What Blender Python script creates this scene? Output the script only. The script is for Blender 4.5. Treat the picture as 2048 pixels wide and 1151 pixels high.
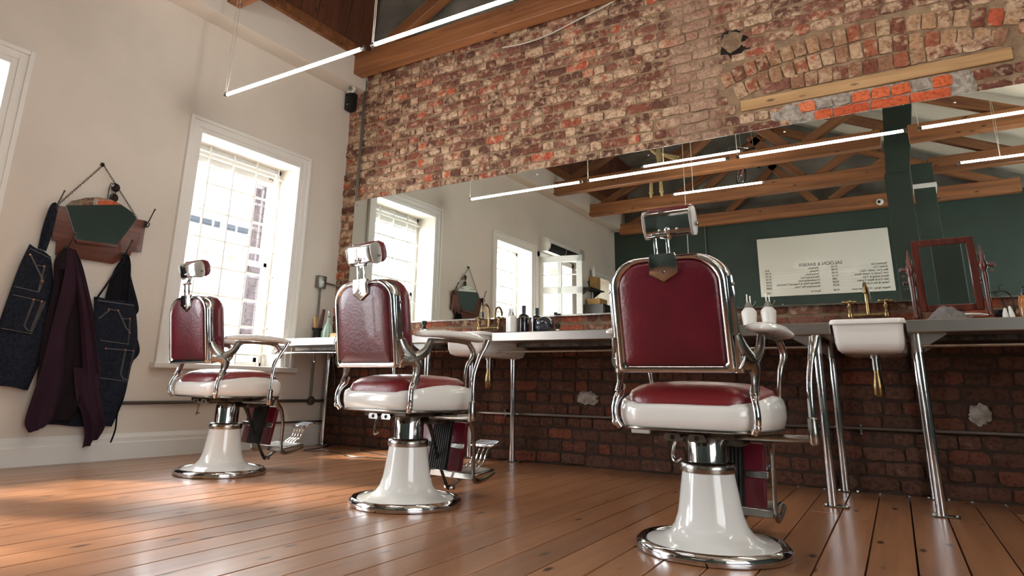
import bpy, bmesh, math, random
from mathutils import Vector, Matrix, Euler
random.seed(7)
for o in list(bpy.data.objects): bpy.data.objects.remove(o)
S = bpy.context.scene; COL = S.collection
PI = math.pi
# ---------------------------------------------------------------- camera, world, sun, exposure
CF, CX, CY = 1325.6, 982.4, 418.0
CA, CB, CC = .576, .2631, .0222
CP = Vector((5.055, -4.87, .56))
def cam_axes():
    ca, sa, cb, sb, cc, sc = math.cos(CA), math.sin(CA), math.cos(CB), math.sin(CB), math.cos(CC), math.sin(CC)
    f = Vector((-sa*cb, ca*cb, sb)); r0 = Vector((ca, sa, 0)); u0 = r0.cross(f)
    return r0*cc + u0*sc, -r0*sc + u0*cc, f
CR, CU, CFW = cam_axes()
cam = bpy.data.objects.new('camera', bpy.data.cameras.new('camera')); COL.objects.link(cam)
cam.matrix_world = Matrix(((CR.x, CU.x, -CFW.x, CP.x), (CR.y, CU.y, -CFW.y, CP.y), (CR.z, CU.z, -CFW.z, CP.z), (0, 0, 0, 1)))
cam.data.sensor_width = 36; cam.data.lens = CF/2048*36
cam.data.shift_x = (1024-CX)/2048; cam.data.shift_y = -(575.5-CY)/2048
cam.data.clip_start = .05; cam.data.clip_end = 200
S.camera = cam
S.view_settings.view_transform = 'Standard'; S.view_settings.look = 'None'
S.view_settings.gamma = 1; S.view_settings.use_curve_mapping = False
S.view_settings.exposure = 1.02
W = bpy.data.worlds.new('sky'); S.world = W; W.use_nodes = True
bg = W.node_tree.nodes['Background']; bg.inputs[0].default_value = (.86, .93, 1, 1); bg.inputs[1].default_value = 2.4
sun = bpy.data.objects.new('sun', bpy.data.lights.new('sun', 'SUN')); COL.objects.link(sun)
sun.data.energy = 10; sun.data.angle = math.radians(6); sun.data.color = (1, .9, .76)
sun.rotation_euler = Vector((1.15, .675, -1)).to_track_quat('-Z', 'Y').to_euler()
def area(name, loc, sx, sy, power, direction, color=(1, 1, 1)):
    l = bpy.data.lights.new(name, 'AREA'); l.shape = 'RECTANGLE'; l.size = sx; l.size_y = sy; l.energy = power; l.color = color
    o = bpy.data.objects.new(name, l); COL.objects.link(o); o.location = loc
    o.rotation_euler = Vector(direction).to_track_quat('-Z', 'Y').to_euler(); return o
# daylight entering by the windows (in the openings), plus a fill lamp added at the unseen right wall
area('window_daylight', (-.41, -1.17, 1.68), 1.05, 1.85, 44, (1, 0, -.12), (.88, .94, 1))
area('window_daylight', (-.41, -3.71, 1.68), 1.05, 1.85, 46, (1, 0, -.12), (.88, .94, 1))
area('window_daylight', (-.41, -5.04, 1.35), 1.0, 2.3, 46, (1, 0, -.1), (.88, .94, 1))
area('added_right_fill', (7.9, -5.4, 1.9), 3.0, 2.6, 26, (-1, .25, .1), (1, .95, .88))
# ---------------------------------------------------------------- materials
def nt(name):
    m = bpy.data.materials.new(name); m.use_nodes = True; n = m.node_tree.nodes; l = m.node_tree.links
    return m, n, l, n['Principled BSDF']
def L(*c): return tuple((x/12.92 if x <= .04045 else ((x+.055)/1.055)**2.4) for x in c)+(1,)
def H(h): return L(*[int(h[i:i+2], 16)/255 for i in (0, 2, 4)])
def P(name, hexc, rough=.5, metal=0, var=.0, scale=8, bump=0, bscale=30, coat=0, stretch=(1, 1, 1), hex2=None, thr=(.4, .6), spec=.5):
    m, n, l, b = nt(name); c = H(hexc)
    b.inputs['Base Color'].default_value = c; b.inputs['Roughness'].default_value = rough; b.inputs['Metallic'].default_value = metal
    b.inputs['Coat Weight'].default_value = coat; b.inputs['Specular IOR Level'].default_value = spec
    if var or bump or hex2:
        tc = n.new('ShaderNodeTexCoord'); mp = n.new('ShaderNodeMapping'); mp.inputs['Scale'].default_value = stretch
        l.new(tc.outputs['Object'], mp.inputs[0])
        ns = n.new('ShaderNodeTexNoise'); ns.inputs['Scale'].default_value = scale; ns.inputs['Detail'].default_value = 6
        l.new(mp.outputs[0], ns.inputs['Vector'])
        if var or hex2:
            cr = n.new('ShaderNodeValToRGB'); cr.color_ramp.elements[0].position = thr[0]; cr.color_ramp.elements[1].position = thr[1]
            if hex2: cr.color_ramp.elements[0].color = c; cr.color_ramp.elements[1].color = H(hex2)
            else:
                cr.color_ramp.elements[0].color = tuple(x*(1-var) for x in c[:3])+(1,); cr.color_ramp.elements[1].color = tuple(min(1, x*(1+var)) for x in c[:3])+(1,)
            l.new(ns.outputs['Fac'], cr.inputs[0]); l.new(cr.outputs[0], b.inputs['Base Color'])
        if bump:
            n2 = n.new('ShaderNodeTexNoise'); n2.inputs['Scale'].default_value = bscale; n2.inputs['Detail'].default_value = 5
            l.new(mp.outputs[0], n2.inputs['Vector'])
            bp = n.new('ShaderNodeBump'); bp.inputs['Strength'].default_value = bump; bp.inputs['Distance'].default_value = .01
            l.new(n2.outputs['Fac'], bp.inputs['Height']); l.new(bp.outputs[0], b.inputs['Normal'])
    return m
def wood(name, dark, light, rough=.45, axis=1, grain=30, knots=True, rnd=.5, coat=0.0, spec=.5, bstr=.12, g0=.3, g1=.72, kn=(.05, .13)):
    m, n, l, b = nt(name)
    tc = n.new('ShaderNodeTexCoord'); oi = n.new('ShaderNodeObjectInfo')
    add = n.new('ShaderNodeVectorMath'); add.operation = 'MULTIPLY_ADD'
    l.new(oi.outputs['Random'], add.inputs[0]); add.inputs[1].default_value = (37, 91, 53); l.new(tc.outputs['Object'], add.inputs[2])
    mp = n.new('ShaderNodeMapping'); sc = [grain]*3; sc[axis] = grain*.05; mp.inputs['Scale'].default_value = sc
    l.new(add.outputs[0], mp.inputs[0])
    ns = n.new('ShaderNodeTexNoise'); ns.inputs['Scale'].default_value = 1; ns.inputs['Detail'].default_value = 8; ns.inputs['Distortion'].default_value = .6
    l.new(mp.outputs[0], ns.inputs['Vector'])
    cr = n.new('ShaderNodeValToRGB'); cr.color_ramp.elements[0].position = g0; cr.color_ramp.elements[1].position = g1
    cr.color_ramp.elements[0].color = H(dark); cr.color_ramp.elements[1].color = H(light)
    l.new(ns.outputs['Fac'], cr.inputs[0]); out = cr.outputs[0]
    big = n.new('ShaderNodeTexNoise'); big.inputs['Scale'].default_value = 1.6; big.inputs['Detail'].default_value = 4; l.new(add.outputs[0], big.inputs['Vector'])
    hs = n.new('ShaderNodeHueSaturation'); mr = n.new('ShaderNodeMapRange'); mr.inputs[3].default_value = 1-rnd*.5; mr.inputs[4].default_value = 1+rnd*.5
    avg = n.new('ShaderNodeMath'); avg.operation = 'MULTIPLY_ADD'; l.new(oi.outputs['Random'], avg.inputs[0]); avg.inputs[1].default_value = .6
    m2 = n.new('ShaderNodeMath'); m2.operation = 'MULTIPLY'; l.new(big.outputs['Fac'], m2.inputs[0]); m2.inputs[1].default_value = .5; l.new(m2.outputs[0], avg.inputs[2])
    l.new(avg.outputs[0], mr.inputs[0]); l.new(mr.outputs[0], hs.inputs['Value']); l.new(out, hs.inputs['Color']); out = hs.outputs[0]
    if knots:
        mk = n.new('ShaderNodeMapping'); s2 = [9]*3; s2[axis] = 3.2; mk.inputs['Scale'].default_value = s2; l.new(add.outputs[0], mk.inputs[0])
        vo = n.new('ShaderNodeTexVoronoi'); l.new(mk.outputs[0], vo.inputs['Vector']); vo.inputs['Scale'].default_value = 1
        ck = n.new('ShaderNodeValToRGB'); ck.color_ramp.elements[0].position = kn[0]; ck.color_ramp.elements[1].position = kn[1]
        ck.color_ramp.elements[0].color = (1, 1, 1, 1); ck.color_ramp.elements[1].color = (0, 0, 0, 1); l.new(vo.outputs['Distance'], ck.inputs[0])
        mx = n.new('ShaderNodeMix'); mx.data_type = 'RGBA'; l.new(ck.outputs[0], mx.inputs[0]); l.new(out, mx.inputs[6]); mx.inputs[7].default_value = tuple(x*.28 for x in H(dark)[:3])+(1,)
        out = mx.outputs[2]
    l.new(out, b.inputs['Base Color']); b.inputs['Roughness'].default_value = rough; b.inputs['Coat Weight'].default_value = coat; b.inputs['Coat Roughness'].default_value = .2; b.inputs['Specular IOR Level'].default_value = spec
    bp = n.new('ShaderNodeBump'); bp.inputs['Strength'].default_value = bstr; bp.inputs['Distance'].default_value = .004; l.new(ns.outputs['Fac'], bp.inputs['Height']); l.new(bp.outputs[0], b.inputs['Normal'])
    return m
def brickmat(name, stops, lime, lime_lo=.40, lower=True):
    m, n, l, b = nt(name); b.inputs['Roughness'].default_value = .92; b.inputs['Specular IOR Level'].default_value = .25
    geo = n.new('ShaderNodeNewGeometry'); oi = n.new('ShaderNodeObjectInfo')
    a = n.new('ShaderNodeMath'); a.operation = 'MULTIPLY_ADD'; l.new(geo.outputs['Random Per Island'], a.inputs[0]); a.inputs[1].default_value = 1; l.new(oi.outputs['Random'], a.inputs[2])
    fr = n.new('ShaderNodeMath'); fr.operation = 'FRACT'; l.new(a.outputs[0], fr.inputs[0])
    cr = n.new('ShaderNodeValToRGB'); cr.color_ramp.interpolation = 'CONSTANT'
    for i, (p, h) in enumerate(stops):
        e = cr.color_ramp.elements[i] if i < 2 else cr.color_ramp.elements.new(p)
        e.position = p; e.color = H(h)
    l.new(fr.outputs[0], cr.inputs[0])
    ns = n.new('ShaderNodeTexNoise'); ns.inputs['Scale'].default_value = 16; ns.inputs['Detail'].default_value = 7; ns.inputs['Roughness'].default_value = .62; l.new(geo.outputs['Position'], ns.inputs['Vector'])
    # per-brick shift of the lime-wash threshold, and less lime near the floor
    s7 = n.new('ShaderNodeMath'); s7.operation = 'MULTIPLY'; l.new(fr.outputs[0], s7.inputs[0]); s7.inputs[1].default_value = 7.13
    f7 = n.new('ShaderNodeMath'); f7.operation = 'FRACT'; l.new(s7.outputs[0], f7.inputs[0])
    sh = n.new('ShaderNodeMath'); sh.operation = 'MULTIPLY_ADD'; l.new(f7.outputs[0], sh.inputs[0]); sh.inputs[1].default_value = .22; sh.inputs[2].default_value = -.11
    ad = n.new('ShaderNodeMath'); ad.operation = 'ADD'; l.new(ns.outputs['Fac'], ad.inputs[0]); l.new(sh.outputs[0], ad.inputs[1]); last = ad
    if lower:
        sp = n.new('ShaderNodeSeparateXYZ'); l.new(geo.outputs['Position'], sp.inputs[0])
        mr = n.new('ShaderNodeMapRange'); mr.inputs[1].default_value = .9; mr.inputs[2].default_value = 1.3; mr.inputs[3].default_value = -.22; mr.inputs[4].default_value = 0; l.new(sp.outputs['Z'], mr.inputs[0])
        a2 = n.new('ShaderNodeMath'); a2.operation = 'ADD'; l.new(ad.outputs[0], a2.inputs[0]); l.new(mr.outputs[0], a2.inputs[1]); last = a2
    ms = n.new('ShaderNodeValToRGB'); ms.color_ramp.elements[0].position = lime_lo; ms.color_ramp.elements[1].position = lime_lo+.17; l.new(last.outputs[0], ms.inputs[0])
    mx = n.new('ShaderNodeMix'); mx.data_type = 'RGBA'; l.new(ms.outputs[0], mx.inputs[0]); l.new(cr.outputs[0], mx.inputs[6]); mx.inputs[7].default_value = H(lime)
    if lower:      # bricks mixed towards dark brown below counter height
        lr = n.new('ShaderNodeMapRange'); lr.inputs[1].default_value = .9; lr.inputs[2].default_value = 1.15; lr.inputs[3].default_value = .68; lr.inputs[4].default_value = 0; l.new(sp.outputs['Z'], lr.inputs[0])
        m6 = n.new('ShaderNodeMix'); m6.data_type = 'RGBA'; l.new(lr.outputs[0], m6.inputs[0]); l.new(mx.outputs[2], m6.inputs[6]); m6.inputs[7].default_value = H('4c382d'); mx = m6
    if lower:      # vertical smear of pink render left on the wall
        bx_ = n.new('ShaderNodeMath'); bx_.operation = 'SUBTRACT'; l.new(sp.outputs['X'], bx_.inputs[0]); bx_.inputs[1].default_value = 3.78
        ba = n.new('ShaderNodeMath'); ba.operation = 'ABSOLUTE'; l.new(bx_.outputs[0], ba.inputs[0])
        bn = n.new('ShaderNodeMath'); bn.operation = 'MULTIPLY_ADD'; l.new(ns.outputs['Fac'], bn.inputs[0]); bn.inputs[1].default_value = .25; l.new(ba.outputs[0], bn.inputs[2])
        br = n.new('ShaderNodeMapRange'); br.inputs[1].default_value = .24; br.inputs[2].default_value = .34; br.inputs[3].default_value = .8; br.inputs[4].default_value = 0; l.new(bn.outputs[0], br.inputs[0])
        zr = n.new('ShaderNodeMath'); zr.operation = 'GREATER_THAN'; l.new(sp.outputs['Z'], zr.inputs[0]); zr.inputs[1].default_value = 1.5
        bm_ = n.new('ShaderNodeMath'); bm_.operation = 'MULTIPLY'; l.new(br.outputs[0], bm_.inputs[0]); l.new(zr.outputs[0], bm_.inputs[1])
        m5 = n.new('ShaderNodeMix'); m5.data_type = 'RGBA'; l.new(bm_.outputs[0], m5.inputs[0]); l.new(mx.outputs[2], m5.inputs[6]); m5.inputs[7].default_value = H('a98a76'); mx = m5
    n3 = n.new('ShaderNodeTexNoise'); n3.inputs['Scale'].default_value = 45; n3.inputs['Detail'].default_value = 5; l.new(geo.outputs['Position'], n3.inputs['Vector'])
    c3 = n.new('ShaderNodeValToRGB'); c3.color_ramp.elements[0].position = .3; c3.color_ramp.elements[0].color = (.56, .53, .51, 1); c3.color_ramp.elements[1].position = .55; c3.color_ramp.elements[1].color = (1, 1, 1, 1); l.new(n3.outputs['Fac'], c3.inputs[0])
    m4 = n.new('ShaderNodeMix'); m4.data_type = 'RGBA'; m4.blend_type = 'MULTIPLY'; m4.inputs[0].default_value = 1; l.new(mx.outputs[2], m4.inputs[6]); l.new(c3.outputs[0], m4.inputs[7])
    l.new(m4.outputs[2], b.inputs['Base Color'])
    bp = n.new('ShaderNodeBump'); bp.inputs['Strength'].default_value = .7; bp.inputs['Distance'].default_value = .008; l.new(n3.outputs['Fac'], bp.inputs['Height']); l.new(bp.outputs[0], b.inputs['Normal'])
    return m
def emis(name, col, st):
    m, n, l, b = nt(name); b.inputs['Base Color'].default_value = (0, 0, 0, 1); b.inputs['Emission Color'].default_value = col; b.inputs['Emission Strength'].default_value = st; return m
def glassm(name, col=(1, 1, 1, 1), rough=0.0, alpha_mix=None):
    m, n, l, b = nt(name)
    if alpha_mix is not None:          # thin window pane: clear film with a faint real reflection
        t = n.new('ShaderNodeBsdfTransparent'); g = n.new('ShaderNodeBsdfGlossy'); g.inputs['Roughness'].default_value = .02
        fr = n.new('ShaderNodeValue'); fr.outputs[0].default_value = .05; mx = n.new('ShaderNodeMixShader'); t.inputs[0].default_value = col
        l.new(fr.outputs[0], mx.inputs[0]); l.new(t.outputs[0], mx.inputs[1]); l.new(g.outputs[0], mx.inputs[2]); l.new(mx.outputs[0], n['Material Output'].inputs[0]); return m
    b.inputs['Base Color'].default_value = col; b.inputs['Transmission Weight'].default_value = 1; b.inputs['Roughness'].default_value = rough; b.inputs['IOR'].default_value = 1.45; return m
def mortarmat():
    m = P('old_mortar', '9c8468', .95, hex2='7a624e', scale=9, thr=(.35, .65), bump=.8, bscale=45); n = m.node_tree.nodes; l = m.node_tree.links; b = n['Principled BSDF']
    # joints turn darker brown below counter height
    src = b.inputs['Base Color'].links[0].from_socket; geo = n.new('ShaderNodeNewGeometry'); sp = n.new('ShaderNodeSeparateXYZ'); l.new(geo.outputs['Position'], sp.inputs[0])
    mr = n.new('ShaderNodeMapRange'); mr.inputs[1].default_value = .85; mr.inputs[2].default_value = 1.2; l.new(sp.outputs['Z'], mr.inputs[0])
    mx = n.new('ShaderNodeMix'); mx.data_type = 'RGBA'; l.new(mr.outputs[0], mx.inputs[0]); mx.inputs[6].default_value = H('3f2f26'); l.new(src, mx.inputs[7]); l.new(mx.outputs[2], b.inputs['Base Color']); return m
M = dict(
    plaster=P('cream_plaster', 'd9d0c4', .85, var=.035, scale=1.3, bump=.12, bscale=14, spec=.3),
    white_paint=P('white_gloss_paint', 'e6e4de', .4, bump=.03, bscale=20),
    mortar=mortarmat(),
    cement=P('grey_cement', 'b3a99e', .95, hex2='8c8278', scale=30, bump=.9, bscale=50),
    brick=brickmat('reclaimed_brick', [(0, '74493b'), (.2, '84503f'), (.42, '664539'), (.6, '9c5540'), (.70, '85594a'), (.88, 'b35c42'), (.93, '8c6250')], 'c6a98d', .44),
    archbrick=brickmat('arch_brick', [(0, '946c54'), (.3, 'a07a5e'), (.48, '7a4a3a'), (.62, 'b08a6a'), (.82, '9c5e46'), (.95, 'b85c42')], 'bd9f82', .44, False),
    orange_brick=brickmat('new_orange_brick', [(0, 'd9714a'), (.3, 'cf6440'), (.6, 'e08058'), (.8, 'd66c42'), (.95, 'c65c3c')], 'd9a890', .72, False),
    greyplaster=P('smoked_grey_plaster', '6f6c64', .95, hex2='8a867c', scale=3, thr=(.35, .7), bump=.3, bscale=12, spec=.2),
    cream_board=P('cream_ceiling_board', 'cfc7b4', .8, var=.04, scale=2),
    green=P('dark_green_paint', '28382f', .6, var=.12, scale=1.5, bump=.08, bscale=16),
    floor=wood('varnished_pine_floor', '80563c', 'af7b55', .36, 1, 22, True, .5, .5, bstr=.02, g0=.15, g1=.85, kn=(.07, .15)),
    beam=wood('oiled_pine_beam', '5f3a24', 'a56c42', .5, 0, 14, True, .6, g0=.25, g1=.8),
    rafter=wood('pine_rafter', '56341f', '99653f', .55, 0, 14, True, .6, g0=.25, g1=.8),
    roofboard=wood('dark_roof_board', '4e2c1e', '744631', .6, 2, 16, True, .5),
    lintel=wood('old_timber_lintel', 'a67f55', 'c39d70', .8, 0, 30, True, .1),
    walnut=wood('walnut_veneer', '4c2a20', '74402d', .35, 1, 45, False, .1, .2),
    mahogany=wood('dark_mahogany', '3a1713', '6a2d22', .28, 2, 40, False, .1, .4),
    lightwood=wood('pale_pine', 'c09a66', 'dcbc88', .6, 0, 30, False, .1),
    subfloor=P('dark_subfloor', '1a110c', 1),
    chrome=P('polished_chrome', 'd0d2d5', .09, 1, bump=.03, bscale=25),
    nickel=P('worn_nickel_plate', 'aaa7a2', .24, 1, bump=.06, bscale=40, hex2='827d77', scale=14, thr=(.45, .75)),
    satin=P('satin_grey_casting', 'bab7b0', .38, .5),
    iron=P('dark_oiled_iron', '37322e', .4, .8, hex2='5a534b', scale=20),
    steel=P('brushed_stainless_steel', 'b9b5b0', .3, 1, bump=.03, bscale=60, stretch=(.05, 1, 1)),
    galv=P('galvanised_conduit', '8d8b86', .35, .9),
    blackpipe=P('grey_painted_pipe', '4b4640', .45, .2),
    porcelain=P('white_enamel', 'ecebe6', .13, coat=.5, var=.02, scale=3),
    leather=P('oxblood_leather', '6c1828', .3, hex2='450d18', scale=5, thr=(.3, .75), bump=.16, bscale=70, coat=.15),
    leather_worn=P('worn_tan_seat_leather', '7c2428', .33, hex2='96523c', scale=2.6, thr=(.46, .62), bump=.16, bscale=60, coat=.1),
    rubber=P('black_ribbed_rubber', '17140f', .6),
    mirror=P('silvered_glass', 'dde3df', .0, 1),
    brass=P('aged_brass', 'a4895f', .28, 1, hex2='7c6546', scale=18),
    denim=P('dark_denim', '262b36', .92, hex2='1a1d26', scale=60, thr=(.4, .6), bump=.5, bscale=220, spec=.15),
    blackcloth=P('black_cotton', '14151a', .9, spec=.15),
    plum=P('plum_cotton', '2e1c28', .88, var=.08, scale=4, spec=.2),
    plumdark=P('dark_plum_lining', '1c1318', .9, spec=.2),
    thread=P('pale_stitching', '7f7b78', .9), copper=P('copper_rivet', 'c8835f', .3, 1),
    black=P('black_plastic', '121214', .3), matteblack=P('matte_black', '0e0e0f', .7),
    whiteplastic=P('white_plastic', 'e4e2dc', .35), blackglass=P('dark_bottle_glass', '15121a', .08, coat=1),
    purplecap=P('dark_purple_cap', '2c1b33', .3), greencap=P('dark_green_cap', '16302c', .3),
    greenglass=P('pale_green_glass', '8fa598', .05, coat=.6), amber=P('amber_liquid_soap', 'a8662a', .12, coat=.8),
    skull=P('smoked_glass_skull', '2a2f38', .05, coat=1), tube=emis('fluorescent_tube_glow', (1, .95, .87, 1), 26),
    wire=P('white_flex', 'b9b2a6', .5), pane=glassm('window_pane', alpha_mix=1), clear=glassm('clear_glass'),
    signboard=P('white_enamel_sign', 'e3dfd3', .22, coat=.3), ink=P('black_lettering', '3a3834', .6), line=P('grey_ruled_line', 'b7b3a8', .6),
    straw=P('pale_carved_wood', 'c9b07a', .6, var=.1, scale=20), tyre=P('tyre_rubber', '15161a', .7), red=P('red_fork_paint', '9a2a22', .35),
    maroon=P('maroon_shutter_paint', '3a2430', .6), outwall=P('outside_white_wall', 'd7dbe0', .9), slatepale=P('pale_blinds', 'ccd3da', .6), slate=P('blue_grey_gutter', '464d57', .6),
    carton=P('cardboard_box', 'b08a58', .9), darkcab=P('dark_cabinet_wood', '221a18', .5), towel=P('grey_towel', '77726f', .95, bump=.6, bscale=150), ground=P('outside_paving', 'b5b0a8', .9),
)
# ---------------------------------------------------------------- mesh helpers
def NB(): return bmesh.new()
def mat4(loc=(0, 0, 0), rot=(0, 0, 0), scl=(1, 1, 1)):
    return Matrix.Translation(loc) @ Euler(rot).to_matrix().to_4x4() @ Matrix.Diagonal((*scl, 1))
def box(bm, a, b, bev=0, m=None, seg=1):
    a, b = Vector(a), Vector(b); c = (a+b)/2; d = b-a
    r = bmesh.ops.create_cube(bm, size=1, matrix=Matrix.Translation(c) @ Matrix.Diagonal((abs(d.x), abs(d.y), abs(d.z), 1)))
    vs = r['verts']
    if bev:
        es = list({e for v in vs for e in v.link_edges})
        rr = bmesh.ops.bevel(bm, geom=es, offset=bev, segments=seg, profile=.5, affect='EDGES'); vs = list({v for f in rr['faces'] for v in f.verts} | {v for v in vs if v.is_valid})
    if m is not None:
        # collect every vert of this island
        bmesh.ops.transform(bm, matrix=m, verts=[v for v in vs if v.is_valid])
    return vs
def lathe(bm, prof, c=(0, 0, 0), n=32, m=None, axis='z', close=False):
    rings = []
    mm = m or Matrix.Identity(4)
    for (r, z) in prof:
        if r < 1e-5: rings.append([bm.verts.new(mm @ (Vector(c)+Vector((0, 0, z))))])
        else: rings.append([bm.verts.new(mm @ (Vector(c)+Vector((r*math.cos(2*PI*k/n), r*math.sin(2*PI*k/n), z)))) for k in range(n)])
    prs = list(zip(rings, rings[1:])) + ([(rings[-1], rings[0])] if close else [])
    for A, B in prs:
        for k in range(n):
            k2 = (k+1) % n
            if len(A) == 1 and len(B) == 1: continue
            if len(A) == 1: bm.faces.new((A[0], B[k2], B[k]))
            elif len(B) == 1: bm.faces.new((A[k], A[k2], B[0]))
            else: bm.faces.new((A[k], A[k2], B[k2], B[k]))
def curve(pts, n=6):
    P_ = [Vector(p) for p in pts]; out = []
    for i in range(len(P_)-1):
        p0 = P_[max(i-1, 0)]; p1 = P_[i]; p2 = P_[i+1]; p3 = P_[min(i+2, len(P_)-1)]
        for k in range(n):
            t = k/n; out.append(.5*((2*p1)+(p2-p0)*t+(2*p0-5*p1+4*p2-p3)*t*t+(3*p1-p0-3*p2+p3)*t**3))
    out.append(P_[-1]); return out
def tube(bm, pts, r, n=10, smooth=0, cap=True, flat=(1, 1), closed=False):
    """sweep an ellipse (flat = radii factors) along pts; r number or list per control point"""
    rs = r if isinstance(r, (list, tuple)) else [r]*len(pts)
    if smooth:
        q = curve(pts, smooth); rs2 = []
        for i in range(len(rs)-1):
            for k in range(smooth): rs2.append(rs[i]+(rs[i+1]-rs[i])*k/smooth)
        rs2.append(rs[-1]); pts, rs = q, rs2
    pts = [Vector(p) for p in pts]; N = len(pts); up = None; rings = []
    for i, p in enumerate(pts):
        if closed: t = pts[(i+1) % N]-pts[i-1]
        else: t = pts[min(i+1, N-1)]-pts[max(i-1, 0)]
        t.normalize()
        if up is None:
            up = Vector((0, 0, 1)) if abs(t.z) < .9 else Vector((1, 0, 0))
        s = t.cross(up)
        if s.length < 1e-4: s = t.orthogonal()
        s.normalize(); up = s.cross(t); up.normalize()
        rings.append([bm.verts.new(p+s*math.cos(2*PI*k/n)*rs[i]*flat[0]+up*math.sin(2*PI*k/n)*rs[i]*flat[1]) for k in range(n)])
    for A, B in list(zip(rings, rings[1:]))+([(rings[-1], rings[0])] if closed else []):
        for k in range(n): bm.faces.new((A[k], A[(k+1) % n], B[(k+1) % n], B[k]))
    if cap and not closed:
        bm.faces.new(rings[0][::-1]); bm.faces.new(rings[-1])
def prism(bm, poly, d0, d1, plane='xz', m=None, bev=0):
    """extrude a 2-D outline between d0 and d1 along the missing axis"""
    def pt(a, b, d):
        v = {'xz': (a, d, b), 'yz': (d, a, b), 'xy': (a, b, d)}[plane]; v = Vector(v)
        return m @ v if m is not None else v
    A = [bm.verts.new(pt(a, b, d0)) for a, b in poly]; B = [bm.verts.new(pt(a, b, d1)) for a, b in poly]; n = len(poly)
    fs = [bm.faces.new(A[::-1]), bm.faces.new(B)]
    for k in range(n): fs.append(bm.faces.new((A[k], A[(k+1) % n], B[(k+1) % n], B[k])))
    if bev:
        es = [e for f in fs[:2] for e in f.edges]; bmesh.ops.bevel(bm, geom=es, offset=bev, segments=2, profile=.6, affect='EDGES')
def sphere(bm, c, r, sc=(1, 1, 1), u=16, v=10, m=None):
    mm = Matrix.Translation(c) @ Matrix.Diagonal((*sc, 1))
    if m is not None: mm = m @ mm
    bmesh.ops.create_uvsphere(bm, u_segments=u, v_segments=v, radius=r, matrix=mm)
def loft(bm, rings, cap0=True, cap1=True):
    R_ = [[bm.verts.new(p) for p in r] for r in rings]; n = len(R_[0])
    for A, B in zip(R_, R_[1:]):
        for k in range(n): bm.faces.new((A[k], A[(k+1) % n], B[(k+1) % n], B[k]))
    if cap0: bm.faces.new(R_[0][::-1])
    if cap1: bm.faces.new(R_[-1])
def part(name, bm, mat, parent=None, ang=40, label=None, recalc=True, flat=False):
    if recalc: bmesh.ops.recalc_face_normals(bm, faces=bm.faces)
    me = bpy.data.meshes.new(name); bm.to_mesh(me); bm.free()
    if not flat:
        me.polygons.foreach_set('use_smooth', [True]*len(me.polygons)); me.set_sharp_from_angle(angle=math.radians(ang))
    me.materials.append(M[mat] if isinstance(mat, str) else mat)
    o = bpy.data.objects.new(name, me); COL.objects.link(o)
    if parent is not None: o.parent = parent
    if label: o['label'] = label
    return o
def tag(o, label, cat, group=None):
    o['label'] = label; o['category'] = cat
    if group: o['group'] = group
    return o
def thing(name, label, cat, loc=(0, 0, 0), rz=0, group=None):
    o = bpy.data.objects.new(name, None); COL.objects.link(o); o.location = loc; o.rotation_euler = (0, 0, rz); o.empty_display_size = .1
    return tag(o, label, cat, group)
def struct(o, kind='structure'): o['kind'] = kind; return o
def copy_tree(o, parent=None):
    c = o.copy(); COL.objects.link(c); c.parent = parent
    for ch in list(o.children): copy_tree(ch, c)
    return c
# ================================================================ THE SETTING
# floor of pine boards
fl = NB(); box(fl, (-.45, -7.9, -.08), (8.2, .3, -.03)); floor = struct(part('floor', fl, 'subfloor'))
slope = -.037
def plank_mesh(L_, w, k):
    b = NB(); box(b, (-w/2, -L_/2, -.03), (w/2, L_/2, 0), .0012)
    bmesh.ops.recalc_face_normals(b, faces=b.faces); me = bpy.data.meshes.new('plank'); b.to_mesh(me); b.free(); me.materials.append(M['floor']); return me
pm = {}
x = -.55; i = 0
ang = math.atan(-slope)
while x < 8.35:
    cuts = [0.05, -7.7]
    j = random.uniform(-6.5, -4.6) if i % 3 else random.uniform(-1.0, -.3)
    if i % 2: cuts = [0.05, j, -7.7]
    for a, b2 in zip(cuts, cuts[1:]):
        L_ = abs(a-b2)-.004; me = plank_mesh(L_, .1438, 0)
        o = bpy.data.objects.new('plank', me); COL.objects.link(o); o.parent = floor
        yc = (a+b2)/2; o.location = (x+.075+slope*yc, yc, random.uniform(-.0012, 0)); o.rotation_euler = (0, 0, -math.atan(slope))
    x += .1505; i += 1
# left wall with three window openings and a doorway
def wallseg(bm, y0, y1, z0, z1): box(bm, (-.42, y0, z0), (0, y1, z1))
b = NB()
OP = [(-1.72, -.63, .70, 2.64), (-4.22, -3.20, .70, 2.64), (-5.62, -4.46, 0, 2.6), (-7.32, -6.55, .9, 2.62)]
ys = sorted([-7.9, .3]+[v for o_ in OP for v in o_[:2]])
for y0, y1 in zip(ys, ys[1:]):
    op = [o_ for o_ in OP if abs(o_[0]-y0) < 1e-6]
    if op:
        if op[0][2] > 0: wallseg(b, y0, y1, 0, op[0][2])
        wallseg(b, y0, y1, op[0][3], 4.3)
    else: wallseg(b, y0, y1, 0, 4.3)
struct(part('wall_left', b, 'plaster', flat=True))
# boxed soffit at the head of the left wall and timber wall plate
b = NB(); prism(b, [(0, 3.675), (.235, 3.665), (.235, 4.0), (0, 4.0)], -7.7, 0, 'xz'); bx = part('trim_1', b, 'plaster', flat=True); struct(bx)
b = NB(); box(b, (.20, -7.7, 4.0), (.278, 0, 4.122), .006); struct(part('trim_2', b, 'beam'))
b = NB(); box(b, (0, -7.7, 4.0), (.199, 0, 4.3)); struct(part('trim_3', b, 'roofboard', flat=True))
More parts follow.
